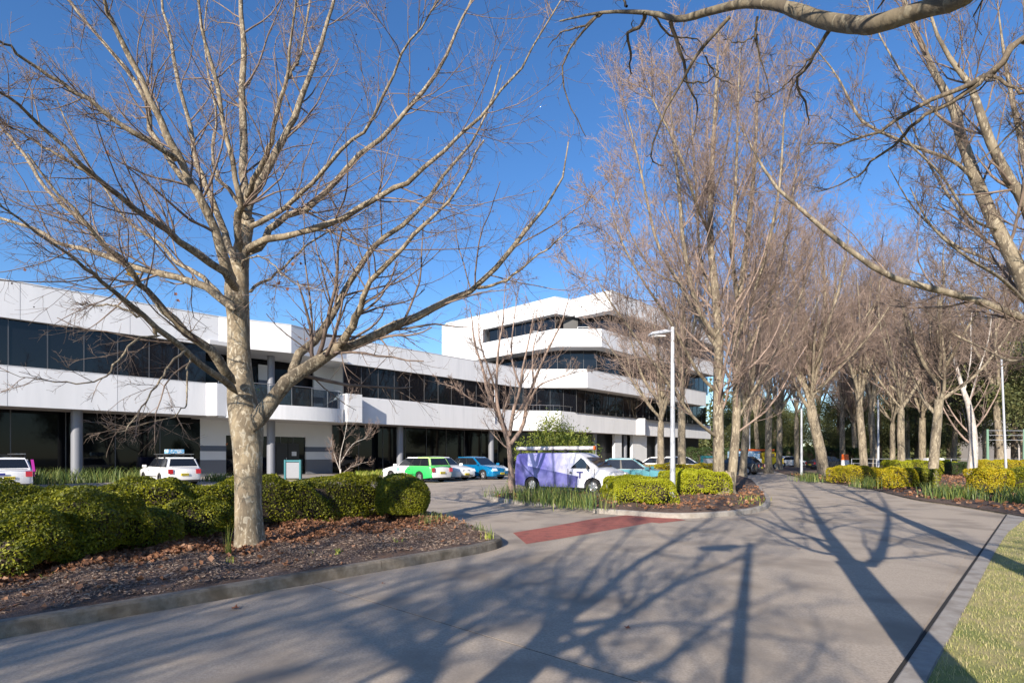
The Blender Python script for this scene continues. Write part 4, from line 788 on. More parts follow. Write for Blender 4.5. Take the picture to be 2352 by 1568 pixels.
for i, (x, y, w_, h_, lb) in enumerate(((90, 1330, 1.5, .95, 'loose green shrub at the left edge in front of the hedge'), (265, 1290, 1.2, .7, 'low green shrub in front of the hedge, left of the tree'), (-60, 1370, 1.2, .75, 'shrub cut by the left edge above the mulch'), (405, 1262, 1.1, .8, 'leafy shrub between the big trunk and the low shrub'))):
    p_ = G(x, y); hedge('loose_shrub', lb, p_[0], p_[1]+.6, w_, w_*.9, h_, random.uniform(0, 3), 'hedge', 2600, .045, .1, expo=2.2, cat='shrub', group='loose shrubs in front of the hedge', lseed=i*3, bare_low=.6)
# lime hedges on the middle island
def hg(nm, lb, x0, x1, yb, zt, depth, m='hedge_lime', rz=0, z0=.1, dens=1200, ls=.06, bl=.8, grp=None, lump=.065):
    a = G((x0+x1)/2, yb, z0); w_ = (x1-x0)*a[1]/FP; return hedge(nm, lb, a[0]*(1+depth/2/a[1]), a[1]+depth/2, w_, depth, zt, rz, m, dens, ls, lump, z0, group=grp, bare_low=bl)
hg('lime_hedge', 'lime green clipped hedge mound in front, left of the lamp post', 1388, 1532, 1163, .78, 3.2, dens=1800, ls=.05)
hg('lime_hedge', 'darker green clipped hedge behind the lamp post, beside the tall tree', 1528, 1652, 1140, .92, 2.6, rz=.15, dens=1600)
hg('gold_hedge', 'thin yellow topped hedge strip behind the lime hedge', 1440, 1650, 1108, 1.02, 1.0, 'hedge_gold', .1)
G_ = 'gold hedges in the right-hand bed'
for x0, x1, yb, zt, dp, m_, lb in ((1908, 2012, 1110, .95, 1.4, 'hedge_gold', 'gold hedge block right of the leaning tree'), (2022, 2092, 1124, .95, 1.2, 'hedge_gold', 'gold hedge block left of the crooked tree'),
        (2100, 2134, 1124, .9, 1.4, 'hedge', 'green hedge block touching the crooked trunk'), (2020, 2200, 1092, 1.15, 1.2, 'hedge_lime', 'long lime yellow hedge row behind the crooked tree'), (2206, 2226, 1086, .9, 1, 'hedge_dark', 'small dark green cube bush behind the crooked tree'),
        (2236, 2300, 1138, 1.0, 1.3, 'hedge_gold', 'gold hedge block in front of the white pole'), (2310, 2400, 1138, 1.0, 1.4, 'hedge', 'green hedge block at the right edge'), (2232, 2400, 1094, 1.2, 1.2, 'hedge_gold', 'long gold hedge row behind the white pole'), (2160, 2200, 1092, 1.0, 1, 'hedge_dark', 'dark hedge piece between the lime row and the pale trunk')):
    hg('gold_hedge' if m_ == 'hedge_gold' else 'box_hedge', lb, x0, x1, yb, zt, dp, m_, .12, .05, 1000, .07, .6, G_)
# clumps
def clump(lb, x, y, h, n, rad, m='strap', wd=.012, lean=.6, cat='plant', grp=None, z=.12, nm='strap_plant', pos=None):
    p_ = pos or G(x, y, z); root = empty(nm, (p_[0], p_[1], z), 0, lb, cat, grp); C = np.column_stack((R.normal(size=(n, 2))*rad, np.zeros(n)))
    v, q = blades(C, h, wd, lean); o = link('blades', mesh_np('blades', v, q, M[m]), root); o['kind'] = 'stuff'; return root
g1 = 'strappy plants in the near bed'
clump('tall thin strap plant against the left side of the big trunk', 524, 1280, .5, 22, .03, 'strap_lime', .012, .15, grp=g1)
clump('bright green strap shoots at the foot of the big trunk', 527, 1300, .16, 16, .03, 'strap_lime', .01, .3, grp=g1)
clump('strappy clump at the right of the round bush', 1000, 1208, .42, 60, .14, 'strap', .012, .7, grp=g1)
clump('pale strappy clump near the island tip', 1098, 1220, .26, 34, .1, 'strap', .012, .7, grp=g1); clump('lime strap clump at the island tip', 1122, 1238, .22, 22, .05, 'strap_lime', .012, .4, grp=g1)
for i, (x, y, lb) in enumerate(((868, 1250, 'small lily shoots nearest the round bush'), (910, 1248, 'small lily shoots left of the lit mulch patch'), (760, 1252, 'small lily shoots right of the big trunk'), (780, 1272, 'single lily shoot on the mulch right of the trunk'), (705, 1280, 'tiny lily shoot beside the trunk shadow'), (120, 1330, 'green shoot in the leaf litter at the left'), (955, 1238, 'small lily shoots near the strappy clump'))):
    clump(lb, x, y, .14, 12, .06, 'strap_lime', .02, 1.2, grp='lily shoots in the mulch')
g2 = 'strap plants round the middle island'
for i, (x, y, h, n, lb) in enumerate(((1160, 1140, .6, 120, 'strap clump at the foot of the small pink tree'), (1215, 1150, .8, 170, 'strap clump left of centre below the van'), (1270, 1155, .85, 190, 'strap clump under the middle of the van'), (1320, 1160, .85, 180, 'strap clump under the van door'), (1352, 1166, .7, 120, 'strap clump beside the lime hedge'), (1725, 1150, .3, 50, 'small clump right of the tall tree'), (1700, 1160, .22, 40, 'yellow green clump at the foot of the tall tree'))):
    clump(lb, x, y, h, n, .42 if i < 5 else .25, 'strap' if i < 5 else 'strap_lime', .022, .7, grp=g2)
g3 = 'strap plants in the right-hand bed'
for x, y, lb in ((1850, 1103, 'strap clump at the bend end of the right bed'), (1870, 1106, 'strap clump before the leaning tree'), (1990, 1118, 'strap clump between two gold hedge blocks'), (2010, 1120, 'strap clump left of a gold block'), (2165, 1142, 'strap clump right of the crooked tree'), (2190, 1145, 'strap clump in the gap of the gold hedges'), (2215, 1146, 'strap clump left of the front gold block'), (2320, 1150, 'strap clump at the right edge bed'), (2345, 1156, 'strap clump cut by the right edge')):
    clump(lb, x, y, .75, 130, .35, 'strap', .03, .7, z=.06, grp=g3)
# garden plants by the building
root = empty('garden_border', (0, 0, 0), 0, 'long border of green strappy plants along the dark shopfront glass', 'garden border'); C = []
for u, n_, cnt, m_ in ((-6, 3.0, 0, 0),):
    C = np.array([F(u + R.normal()*.3, nn+R.normal()*.35, .04) for u, nn in zip(R.uniform(-10, 8.6, 2600), R.uniform(1.0, 4.0, 2600))])
v, q = blades(C, 1.15, .04, .7); link('blades', mesh_np('blades', v, q, M['strap']), root); root['kind'] = 'stuff' if False else 'thing'; del root['kind']
for i, u in enumerate((9.3, 20.8, 22.2, 23.6, 25, 28)):
    p_ = F(u, 3.2 if i else 5.5, .04); lb = ('leafy clump beside the white wagon', 'bright clump under the young tree', 'bright clump right of the young tree', 'lush lime clump before the dark glass', 'lush clump left of the green and white car', 'clump behind the parked cars')[i]
    clump(lb, 0, 0, .6 if i else .75, 160, .4, 'strap_lime' if i else 'strap', .06, .9, z=.04, pos=p_, grp='bright clumps along the shopfront')
# shrub behind the van and big evergreen shrub foliage
def shrub(nm, lb, c, rx, ry, rz_, n, ls, m, z0=0, asp=.3, cat='shrub', clus=60, up=.6, stem=True, grp=None):
    root = empty(nm, (c[0], c[1], z0), 0, lb, cat, grp); k = R.normal(size=(clus, 3)); k = nrm(k)*R.uniform(.35, 1, (clus, 1))**.5; k[:, 2] = np.abs(k[:, 2])*1.0
    cc = k[R.integers(0, clus, n)]*np.array((rx, ry, rz_))+R.normal(size=(n, 3))*np.array((rx, ry, rz_*.8))*.13; cc[:, 2] = np.abs(cc[:, 2])+.1
    v, q = leaves(cc, ls, nrm(cc)*.5+np.array((0, 0, .2)), asp); o = link('foliage', mesh_np('foliage', v, q, M[m]), root); o['kind'] = 'stuff'
    tipz = k*np.array((rx, ry, rz_))*.95; st = np.zeros((clus, 4, 3)); 
    for j in range(4): st[:, j] = tipz*(j/3)*np.array((1, 1, 1)); st[:, j, 2] = tipz[:, 2]*(j/3)**.8
    link('stems', mesh_np('stems', *tubes(st, np.tile(np.linspace(.03, .008, 4), (clus, 1)), 4), M['dark_bark'], True), root); return root
shrub('leafy_shrub', 'tall yellow green leafy shrub showing above the van roof', P(1278, 1045, 29), 2.1, 1.3, 3.3, 12000, .2, 'shrub', asp=.25, clus=90)
# evergreen trees behind
def evergreen(nm, lb, h, rx, n=9000, ls=.5, z=.35, grp=None):
    root = empty(nm, (0, 0, 0), 0, lb, 'tree', grp); link('trunk', mesh_np('trunk', *ptrunk([(0, 0, 0), (.1, 0, h*.4), (0, .1, h*.85)], [.35, .28, .1], 10, 8), M['dark_bark'], True), root)
    clus = 46; k = R.normal(size=(clus, 3)); k = nrm(k)*R.uniform(.3, 1, (clus, 1))**.4; cc0 = k*np.array((rx, rx, h*(1-z)/2))+np.array((0, 0, h*(1+z)/2)); cc = cc0[R.integers(0, clus, n)]+R.normal(size=(n, 3))*np.array((rx, rx, h*.25))*.17
    v, q = leaves(cc, ls, None, .45); o = link('crown', mesh_np('crown', v, q, M['pine']), root); o['kind'] = 'stuff'; return root
ev = [evergreen('evergreen_tree', 'x', 17, 6, 26000, .27), evergreen('evergreen_tree', 'x', 12, 4.5, 18000, .26, .2)]
evs = [(1745, 118, 0, .8, 'dark evergreen tree behind the yellow truck'), (1705, 130, 1, 1.1, 'low evergreen right of the office block'), (1800, 125, 1, 1.1, 'low evergreen behind the second lamp post'), (1870, 130, 0, .75, 'evergreen behind the leaning bare tree'), (1960, 120, 1, 1.2, 'evergreen behind the middle of the grove'), (2050, 125, 1, 1.1, 'evergreen behind the striped pole'),
       (2140, 118, 1, 1.2, 'evergreen behind the white board'), (2235, 75, 0, .9, 'tall dark evergreen above the pale leaning trunk'), (2330, 62, 0, 1.0, 'tall dark evergreen at the right edge'), (2420, 55, 1, 1.2, 'evergreen just off the right edge'), (2290, 90, 1, 1.2, 'low evergreen behind the green pole'), (2420, 75, 0, 1.0, 'farther evergreen beyond the right edge')]
evs += [(1712, 112, 0, .85, 'evergreen behind the right end of the office block'), (1925, 92, 1, 1.0, 'low evergreen right of the leaning tree'), (2020, 96, 1, 1.1, 'low evergreen behind the thin pale pole'), (2105, 90, 1, 1.0, 'low evergreen left of the white board'), (2180, 98, 1, 1.1, 'low evergreen right of the white board'), (1780, 98, 1, .9, 'low evergreen behind the white car in the distance')]
for i, (px, d, k, s, lb) in enumerate(evs):
    c = ev[k] if i < 2 else copy_tree(ev[k]); k = k if i >= 2 else i
    c.location = ((px-CX)*d/FP, d, 0); c.rotation_euler = (0, 0, i*1.3); c.scale = (s, s, s); c['label'] = lb; c['group'] = 'evergreens at the back'
for i, (p_, s, lb) in enumerate((((26, -16), 1, 'unseen evergreen added behind the viewpoint to darken the glass reflections'), ((44, -10), 1.1, 'second unseen evergreen added across the verge to darken the glass reflections'), ((60, 8), 1.1, 'unseen evergreen added right of the view to darken the glass reflections'), ((34, -34), 1.2, 'unseen evergreen added far behind the viewpoint to darken the glass reflections'))):
    c = copy_tree(ev[i % 2]); c.location = (*p_, 0); c.scale = (s, s, s); c['label'] = lb; c['group'] = 'evergreens at the back'  # out-of-view trees added so the glazing reflects something dark
# far hedge/wood line
n = 42000; xs = R.uniform(20, 190, n); C = np.column_stack((xs, 150+R.uniform(-5, 5, n)+.05*xs, np.abs(R.normal(size=n))*4.6+.2)); C[:, 2] *= (1+.5*np.sin(xs*.13)+.3*np.sin(xs*.37))
v, q = leaves(C, 1.3, None, .6); o = link('far_wood', mesh_np('far_wood', v, q, M['pine'])); o['kind'] = 'stuff'; o['label'] = 'dark band of far greenery behind the grove'
hedge('dark_hedge', 'long dark green hedge at the back of the car park behind the trunks', 38, 84, 26, 2, 2.6, 0, 'hedge_dark', 110, .3, .2, 0, bare_low=.05)

# ------------------------------------------------------------ ground litter, chips, grass
def scatter_poly(n, poly, dens=None):
    a = np.array([p[:2] for p in poly]); x = R.uniform(a[:, 0].min(), a[:, 0].max(), n); y = R.uniform(a[:, 1].min(), a[:, 1].max(), n); k = inpoly(x, y, poly); return np.column_stack((x[k], y[k]))
def bedz(p, z=.12): return z+.06*(np.sin(p[:, 0]*1.7)*np.cos(p[:, 1]*1.3)+.6*np.sin(p[:, 0]*4.1+p[:, 1]*3.3)+.8)
def un(p): return .67*p[:, 0]+.742*p[:, 1], .742*p[:, 0]-.67*p[:, 1]
near = [S(-1.5, -6.85), S(7.1, -6.85), S(9, -10.5), S(9, -12.8), S(-1.5, -12.8)]
c = scatter_poly(75000, near); u_, n_ = un(c); keep = R.uniform(size=len(c)) < np.where(n_ > -8.9, 1, .35); c = c[keep]; zz = bedz(c)+R.uniform(0, .012, len(c)); C = np.column_stack((c, zz))
L = R.uniform(.015, .06, len(C))[:, None]; az = R.uniform(0, 6.28, len(C)); d = np.column_stack((np.cos(az), np.sin(az), R.normal(size=len(C))*.25)); s = np.column_stack((-np.sin(az), np.cos(az), R.normal(size=len(C))*.3)); wv = R.uniform(.005, .014, len(C))[:, None]
V = np.stack((C-d*L*.5-s*wv, C-d*L*.5+s*wv, C+d*L*.5+s*wv*.7, C+d*L*.5-s*wv*.7, C+np.array((0, 0, .008))), 1).reshape(-1, 3); b5 = np.arange(len(C))[:, None]*5
T_ = np.stack([np.stack((b5[:, 0]+i, b5[:, 0]+(i+1) % 4, b5[:, 0]+4), 1) for i in range(4)], 1).reshape(-1, 3)
o = link('bark_mulch', mesh_np('bark_mulch', V, T_, M['chip'])); tag(o, 'brown bark chips covering the near planted bed', 'mulch', kind='stuff')
def litter(name, lb, pts, zf, size, zr=.03, m='litter'):
    C = np.column_stack((pts, zf+R.uniform(0, zr, len(pts)))); n = len(C); d = nrm(R.normal(size=(n, 3))*.45+np.array((0, 0, 1))); s = nrm(np.cross(d, R.normal(size=(n, 3)))); t = np.cross(d, s); L = (size*R.uniform(.5, 1.3, n))[:, None]*.5; cu = L*R.uniform(.1, .9, (n, 1))
    V = np.stack((C-t*L+d*cu*.6, C-t*L*.3+s*L*.9+d*cu, C+t*L*.4+s*L*.6, C+t*L*1.1+d*cu*.8, C+t*L*.4-s*L*.6, C-t*L*.3-s*L*.9+d*cu), 1).reshape(-1, 3); b = np.arange(n)*6
    o = link(name, mesh_np(name, V, [np.concatenate([np.stack((b, b+1, b+2), 1), np.stack((b, b+2, b+4), 1), np.stack((b+2, b+3, b+4), 1), np.stack((b, b+4, b+5), 1)])], M[m])); return tag(o, lb, 'leaf litter', kind='stuff')
c = scatter_poly(80000, near); u_, n_ = un(c); pr_ = np.clip((-8.3-n_)/1.0, 0.02, 1)*np.where(u_ > 4, .45, 1)*np.where(n_ < -12, .3, 1); c = c[R.uniform(size=len(c)) < pr_]; litter('leaf_litter', 'drift of dry brown leaves along the foot of the near hedge', c, bedz(c), .078, .05)
c = scatter_poly(9000, inn2); c = c[(c[:, 1] < 26)]; litter('leaf_litter', 'orange brown leaf litter on the middle island', c, bedz(c, .11), .1, .06)
c = scatter_poly(16000, re_[::-1]+[(40, 20), (48, 60)]); c = c[c[:, 1] < 45]; litter('leaf_litter', 'brown leaf litter in the right-hand bed', c, np.full(len(c), .1), .14, .04)
for i, (x, y, s_) in enumerate(((178, 1363, 1), (195, 1356, .8), (698, 1287, .8), (540, 1400, .9), (1440, 1445, .6), (1835, 1262, .5), (100, 1440, .7), (880, 1342, .4))):
    p_ = G(x, y); o = link('fallen_leaf', lm, None, (p_[0], p_[1], .02)); o.scale = (s_, s_, s_*.8); o.rotation_euler = (.2, .1, i*1.7); tag(o, ['single dry leaf in the gutter by the left kerb', 'second dry leaf lying by the left kerb', 'dry leaf against the kerb joint', 'dry leaf on the driveway left of the joint line', 'dark leaf in the middle of the driveway', 'tiny leaf beside the lamp post shadow', 'leaf by the kerb at the lower left', 'speck of leaf near the kerb'][i], 'leaf')
gp = [ka-kd*.3, ka, kb_, np.array(G(2316, 1224)[:2]), np.array(G(2352, 1196)[:2]), np.array(G(2480, 1190)[:2]), (8, 1.5)]
c = scatter_poly(230000, gp); dd = np.hypot(c[:, 0], c[:, 1]); px_ = CX+c[:, 0]/np.maximum(c[:, 1], .1)*FP; c = c[(px_ < 2480) & (c[:, 1] > 2.5)]; c = c[R.uniform(size=len(c)) < np.clip(8/np.hypot(c[:, 0], c[:, 1]), 0, 1)][:110000]
v, q = blades(np.column_stack((c, np.full(len(c), .018))), .045, .0035, .9, 2); o = link('grass', mesh_np('grass', v, q, M['grass'])); tag(o, 'patchy green and straw lawn grass on the right verge', 'grass', kind='stuff')

# ------------------------------------------------------------ lamp posts, poles, signs
def lamp_post(lb, p_, az, h=5.9, grp='grey lamp posts'):
    root = empty('lamp_post', (p_[0], p_[1], p_[2] if len(p_) > 2 else 0), az, lb, 'lamp post', grp)
    MB().tube([(0, 0, 0), (0, 0, 1), (0, 0, h)], [.1, .09, .06], 10).build('pole', M['galv'], root, smooth=True); MB().box(-.16, .16, -.16, .16, -.02, .04).build('base_plate', M['galv'], root, bevel=.01)
    MB().tube([(0, 0, h-.16), (.25, 0, h-.13), (.45, 0, h-.2)], .035, 8).build('arm', M['galv'], root)
    MB().add([(.15, -.13, h-.2), (.15, .13, h-.2), (.85, -.17, h-.33), (.85, .17, h-.33), (.25, -.1, h-.1), (.25, .1, h-.1), (.8, -.13, h-.22), (.8, .13, h-.22)], [(0, 1, 3, 2), (4, 6, 7, 5), (0, 2, 6, 4), (1, 5, 7, 3), (0, 4, 5, 1), (2, 3, 7, 6)]).build('lantern', M['galv'], root, bevel=.02)
    MB().box(.3, .78, -.1, .1, h-.345, h-.315).build('lens', M['lamp'], root); return root
lamp_post('nearest grey street lamp standing in the lime hedge bed', (*G(1545, 1152)[:2], .1), math.pi+.15)
lamp_post('second street lamp on the far bend of the driveway', ((1841-CX)*43/FP, 43, 0), math.pi, 6.1)
lamp_post('small far lamp post beside the yellow truck', ((1722-CX)*75/FP, 75, 0), math.pi, 5.9)
tip_ = G(1722, 1247); lamp_post('lamp post behind the viewpoint whose shadow crosses the driveway', (tip_[0]-SD[0]*5.9/TE, tip_[1]-SD[1]*5.9/TE, 0), math.pi, 5.9)
def pole(nm, lb, px, d, h, r, m, lean=0, cat='pole'):
    root = MB().tube([(0, 0, 0), (lean, 0, h)], [r, r*.75], 8).build(nm, M[m], smooth=True); root.location = ((px-CX)*d/FP, d, 0); return tag(root, lb, cat)
pole('flag_pole', 'tall slim white pole between gold hedges near the right edge', 2312, 33, 7.2, .065, 'galv', -.3)
pole('utility_pole', 'green utility pole behind the right-hand hedges', 2269, 48, 3.8, .11, 'pole_green', -.03); pole('utility_pole', 'second green utility pole at the right edge', 2352, 48, 3.8, .11, 'pole_green')
pole('thin_pole', 'thin pale pole among the grove trunks', 2017, 60, 7.5, .12, 'galv'); pole('thin_pole', 'dark slim post behind the orange barrel', 1936, 80, 5, .3, 'navy')
for i, z in enumerate((2.9, 3.3, 3.7)):
    o = MB().tube([((2269-CX)*48/FP, 48, z), ((2352-CX)*48/FP, 48, z-.02), (60, 48, z)], .02, 4).build('overhead_wire', M['galv']); tag(o, ['lowest', 'middle', 'highest'][i]+' wire strung between the green poles', 'wire')
def sign(lb, x0, x1, d, zt, az):
    root = empty('sign', (((x0+x1)/2-CX)*d/FP, d, 0.03), az, lb, 'sign'); w_ = (x1-x0)*d/FP/math.cos(az*.5)
    for sx in (-1, 1): MB().box(sx*w_/2-.06, sx*w_/2+.06, -.1, .1, 0, zt).build('post', M['teal'], root, bevel=.01)
    MB().box(-w_/2+.06, w_/2-.06, -.06, .06, zt-.14, zt-.02).build('rail', M['teal'], root); MB().box(-w_/2+.07, w_/2-.07, -.05, .05, .08, zt-.18).build('panel', M['signgrey'], root, bevel=.008); return root
sign('grey sign panel in a teal frame outside the entrance', 655, 691, 37, 1.28, -.1); s2 = sign('white and teal sign panel behind the lime hedge, left of the tall tree', 1612, 1648, 34, 1.55, 0)
o = MB().box(-.35, .35, -.3, .3, 0, 1.0).build('planter_box', M['signgrey'], bevel=.03); o.location = ((2145-CX)*60/FP, 60, .3); o.scale = (2.6, 1, 1); o.name = 'white_board'; o.data.materials[0] = M['white']; tag(o, 'white board low behind the lime hedge row', 'board')
o = MB().tube([(0, 0, 0), (0, 0, .55), (0, 0, .56), (0, 0, 1.1)], [.42, .42, .38, .36], 14).build('traffic_barrel', M['white'], smooth=True); o.location = ((1941-CX)*58/FP, 58, 0); tag(o, 'orange topped white barrel behind the gold hedge', 'barrel')
b_ = MB().tube([(0, 0, 1.101), (0, 0, 1.7)], [.36, .3], 14).build('barrel_top', M['orange'], o)
# pavers, pot and bins by the door
o = MB().tube([(0, 0, 0), (0, 0, .6)], [.22, .3], 12).build('flower_pot', M['white2'], smooth=True); o.location = F(13.3, .5, 5.25); tag(o, 'pale pot on the balcony behind the rail', 'pot')
sp_ = shrub('potted_plant', 'pale green potted plant showing over the balcony rail', F(13.3, .5), .6, .5, 1.3, 260, .22, 'shrub', 5.7, .3, 'plant', 16)
o = MB().box(-.25, .25, -.2, .2, 0, .4).build('step_block', M['white2'], bevel=.02); o.location = F(17.6, -1.8, .04); o.rotation_euler = (0, 0, AZ); tag(o, 'small pale block beside the entrance door', 'block')

# ------------------------------------------------------------ vehicles
def arch(cx, r, z0, n=8): return [(cx+r*math.cos(a), z0+max(0, r*math.sin(a)) if True else 0) for a in np.linspace(0, math.pi, n)]
def profile(top, L, wb, rw, sill=.24, n=9):
    """closed side outline: top points rear->front, then the bottom with two wheel arches"""
    ra = rw+.06; pts = list(top)
    for cx in (wb/2, -wb/2):
        a0 = math.asin(min(1, (sill-rw)/ra)); pts += [(cx+ra*math.cos(a), rw+ra*math.sin(a)) for a in np.linspace(a0, math.pi-a0, n)]
    return pts
def extr(pts, w_, shoulder, m, parent, name='body', endin=.1, L=2.4, zin=.03):
    m_ = MB(); n = len(pts); ys = [-w_, -w_+.05, -w_+.16, 0, w_-.16, w_-.05, w_]; ins = [1, .4, 0, 0, 0, .4, 1]; vs = []
    for y, k in zip(ys, ins):
        for x, z in pts:
            ex = max(0, abs(x)-L*.72)/(L*.28); zz = z-(zin*k if z > .6 else 0)
            if abs(y) > w_*.6: xx = x-math.copysign(endin*ex*k*1.1, x)
            else: xx = x+math.copysign(.03*ex, x)
            wy = y*(1-.09*ex**2)*(1-(shoulder*max(0, zz-.85) if zz > .85 else 0)); vs.append((xx, wy, zz+(.02 if y == 0 and z > .6 else 0)))
    fs = [(j*n+i, j*n+(i+1) % n, (j+1)*n+(i+1) % n, (j+1)*n+i) for j in range(len(ys)-1) for i in range(n)]; fs += [tuple(range(n))[::-1], tuple(range((len(ys)-1)*n, len(ys)*n))]
    return m_.add(vs, fs).build(name, m, parent, smooth=True, tri=True)
wheel_cache = {}
def wheel(parent, x, y, r):
    if r not in wheel_cache:
        m = MB(); prof = [(-.11, r*.62), (-.11, r*.93), (-.085, r), (.085, r), (.11, r*.93), (.11, r*.62)]; n = 24; vs = []; fs = []
        for k in range(n):
            a = 2*math.pi*k/n
            for yy, rr in prof: vs.append((rr*math.cos(a), yy, rr*math.sin(a)))
        for k in range(n):
            for j in range(5): fs.append((k*6+j, ((k+1) % n)*6+j, ((k+1) % n)*6+j+1, k*6+j+1))
        m.add(vs, fs); t = m.build('wheel', M['tyre'], smooth=True); q = MB(); q.tube([(0, -.03, 0), (0, .0, 0)], r*.2, 10)
        q.tube([(0, -.02, 0), (0, -.015, 0)], r*.64, 20)
        for k in range(5):
            a = k*2*math.pi/5; c, s = math.cos(a), math.sin(a); q.add([((c*rr-s*ww), yy, (s*rr+c*ww)) for yy in (-.02, .05) for rr, ww in ((r*.12, -.05), (r*.62, -.035), (r*.62, .035), (r*.12, .05))], [(0, 1, 2, 3), (7, 6, 5, 4), (0, 4, 5, 1), (1, 5, 6, 2), (2, 6, 7, 3), (3, 7, 4, 0)])
        vs = []; fs = []
        for k in range(20):
            a = 2*math.pi*k/20
            for yy, rr in ((.06, r*.64), (.06, r*.57), (-.02, r*.56)): vs.append((rr*math.cos(a), yy, rr*math.sin(a)))
        for k in range(20):
            for j in range(2): fs.append((k*3+j, k*3+j+1, ((k+1) % 20)*3+j+1, ((k+1) % 20)*3+j))
        q.add(vs, fs); rm = q.build('rim', M['rim']); wheel_cache[r] = (t.data, rm.data); bpy.data.objects.remove(t); bpy.data.objects.remove(rm)
    td, rd = wheel_cache[r]; o = link('wheel', td, parent, (x, y, r)); o.rotation_euler = (0, 0, 0 if y > 0 else math.pi); ri = link('rim', rd, o); return o
def quad(name, c, m, parent, off=.008, th=.004):
    c = [Vector(p) for p in c]; n = (c[1]-c[0]).cross(c[3]-c[0]).normalized(); a = [p+n*off for p in c]; b = [p+n*(off-th-.02) for p in c]; return MB().add(a+b, [(0, 1, 2, 3), (7, 6, 5, 4), (0, 4, 5, 1), (1, 5, 6, 2), (2, 6, 7, 3), (3, 7, 4, 0)]).build(name, M[m], parent, bevel=0)
def car(name, lb, kind, paint, loc, rz, rack=False, rear_paint=None, cat='car', grp=None, rails=True):
    root = empty(name, (loc[0], loc[1], 0.0), rz, lb, cat, grp); W = .9
    spec = dict(wagon=dict(L=2.42, gh=(-2.3, 1.0, -1.98, .15), zt=1.48, deck=.98, win=((.04, .27), (.31, .57), (.61, .93))), sedan=dict(L=2.4, gh=(-1.75, 1.05, -.95, .2), zt=1.45, deck=1.02, win=((.1, .5), (.54, .93))), hatch=dict(L=2.2, gh=(-2.0, 1.05, -1.45, .15), zt=1.48, deck=1.0, win=((.06, .24), (.28, .56), (.6, .93))))[kind]
    L = spec['L']; rw = .33; wb = 2.78 if L > 2.3 else 2.6; g = spec['gh']; zt = spec['zt']; dk = spec['deck']; zb = .9
    top = [(-L+.03, .3), (-L, .5), (-L+.02, .62), (-L+.05, .9), (g[0]-.05 if kind == 'sedan' else -L+.1, dk if kind == 'sedan' else .95), (g[0]+.1, .95), (-.6, .95), (g[1], .96), (g[1]+.5, .9), (L-.35, .8), (L-.1, .7), (L, .55), (L+.01, .4), (L-.04, .24)]
    if kind == 'sedan': top = top[:4]+[(-L+.1, 1.0), (g[0]-.05, 1.03)]+top[5:]
    extr(profile(top, L, wb, rw), W, 0, M[paint], root, L=L)
    # cabin
    wb_, wt = W-.06, W-.22; nz = 5; vs = []; fs = []
    ring = []
    for (x, y, z) in ((g[0], -wb_, zb), (g[1], -wb_, zb), (g[1], wb_, zb), (g[0], wb_, zb), (g[2], -wt, zt), (g[3], -wt, zt), (g[3], wt, zt), (g[2], wt, zt)): vs.append((x, y, z))
    vs += [((g[2]+g[3])/2, 0, zt+.05)]
    MB().add(vs, [(0, 1, 5, 4), (1, 2, 6, 5), (2, 3, 7, 6), (3, 0, 4, 7), (4, 5, 8), (5, 6, 8), (6, 7, 8), (7, 4, 8)]).build('cabin', M[paint], root, bevel=.085, smooth=True, seg=4)
    def bl(c4, s, t): c = [Vector(p) for p in c4]; return (c[0]*(1-s)+c[1]*s)*(1-t)+(c[3]*(1-s)+c[2]*s)*t
    v = vs
    for side, c4 in ((-1, (v[0], v[1], v[5], v[4])), (1, (v[2], v[3], v[7], v[6]))):
        w0_, w1_ = spec['win'][0][0]-.015, spec['win'][-1][1]+.02
        a, b = (w0_, w1_) if side < 0 else (1-w1_, 1-w0_); quad('window_surround', [bl(c4, a, .12), bl(c4, b, .12), bl(c4, b, .91), bl(c4, a, .91)], 'blacktrim', root, .005)
        for dx_ in (-.75, .12, .98): MB().box(dx_, dx_+.014, side*W-.012, side*W+.004, .3, .93).build('door_seam', M['blacktrim'], root)
        MB().box(-1.0, 1.0, side*W-.01, side*W+.012, .44, .48).build('side_moulding', M['blacktrim'], root)
        for s0, s1 in spec['win']:
            a, b = (s0, s1) if side < 0 else (1-s1, 1-s0); quad('side_window', [bl(c4, a, .16), bl(c4, b, .16), bl(c4, b-(.0), .88), bl(c4, a, .88)], 'cglass', root, .016)
        quad('mirror', [(g[1]-.25, side*(W+.02), .95), (g[1]-.1, side*(W+.16), .95), (g[1]-.1, side*(W+.16), 1.07), (g[1]-.25, side*(W+.02), 1.07)], paint, root, .03, .04)
        for hx_ in (-.55, .35): MB().box(hx_, hx_+.2, side*W-.015, side*W+.02, .76, .79).build('door_handle', M['blacktrim'], root)
    c4 = (v[1], v[2], v[6], v[5]); quad('windscreen', [bl(c4, .07, .1), bl(c4, .93, .1), bl(c4, .92, .9), bl(c4, .08, .9)], 'cglass', root)
    c4 = (v[3], v[0], v[4], v[7]); quad('rear_window', [bl(c4, .08, .2 if kind != 'sedan' else .1), bl(c4, .92, .2 if kind != 'sedan' else .1), bl(c4, .9, .88), bl(c4, .1, .88)], 'cglass', root)
    for y in (-.6, .6):
        quad('tail_light', [(-L+.02, y*1.12+.12, .62), (-L+.02, y*1.12-.12, .62), (-L+.04, y*1.12-.12, .86), (-L+.04, y*1.12+.12, .86)], 'redlight', root, .045)
        quad('headlight', [(L-.03, y-.2, .55), (L-.03, y+.2, .55), (L-.16, y+.2, .72), (L-.16, y-.2, .72)], 'lamp', root, .05)
    quad('number_plate', [(-L, .19, .52), (-L, -.19, .52), (-L, -.19, .64), (-L, .19, .64)], 'plate', root, .06); quad('number_plate', [(L, -.19, .36), (L, .19, .36), (L, .19, .47), (L, -.19, .47)], 'plate', root, .07)
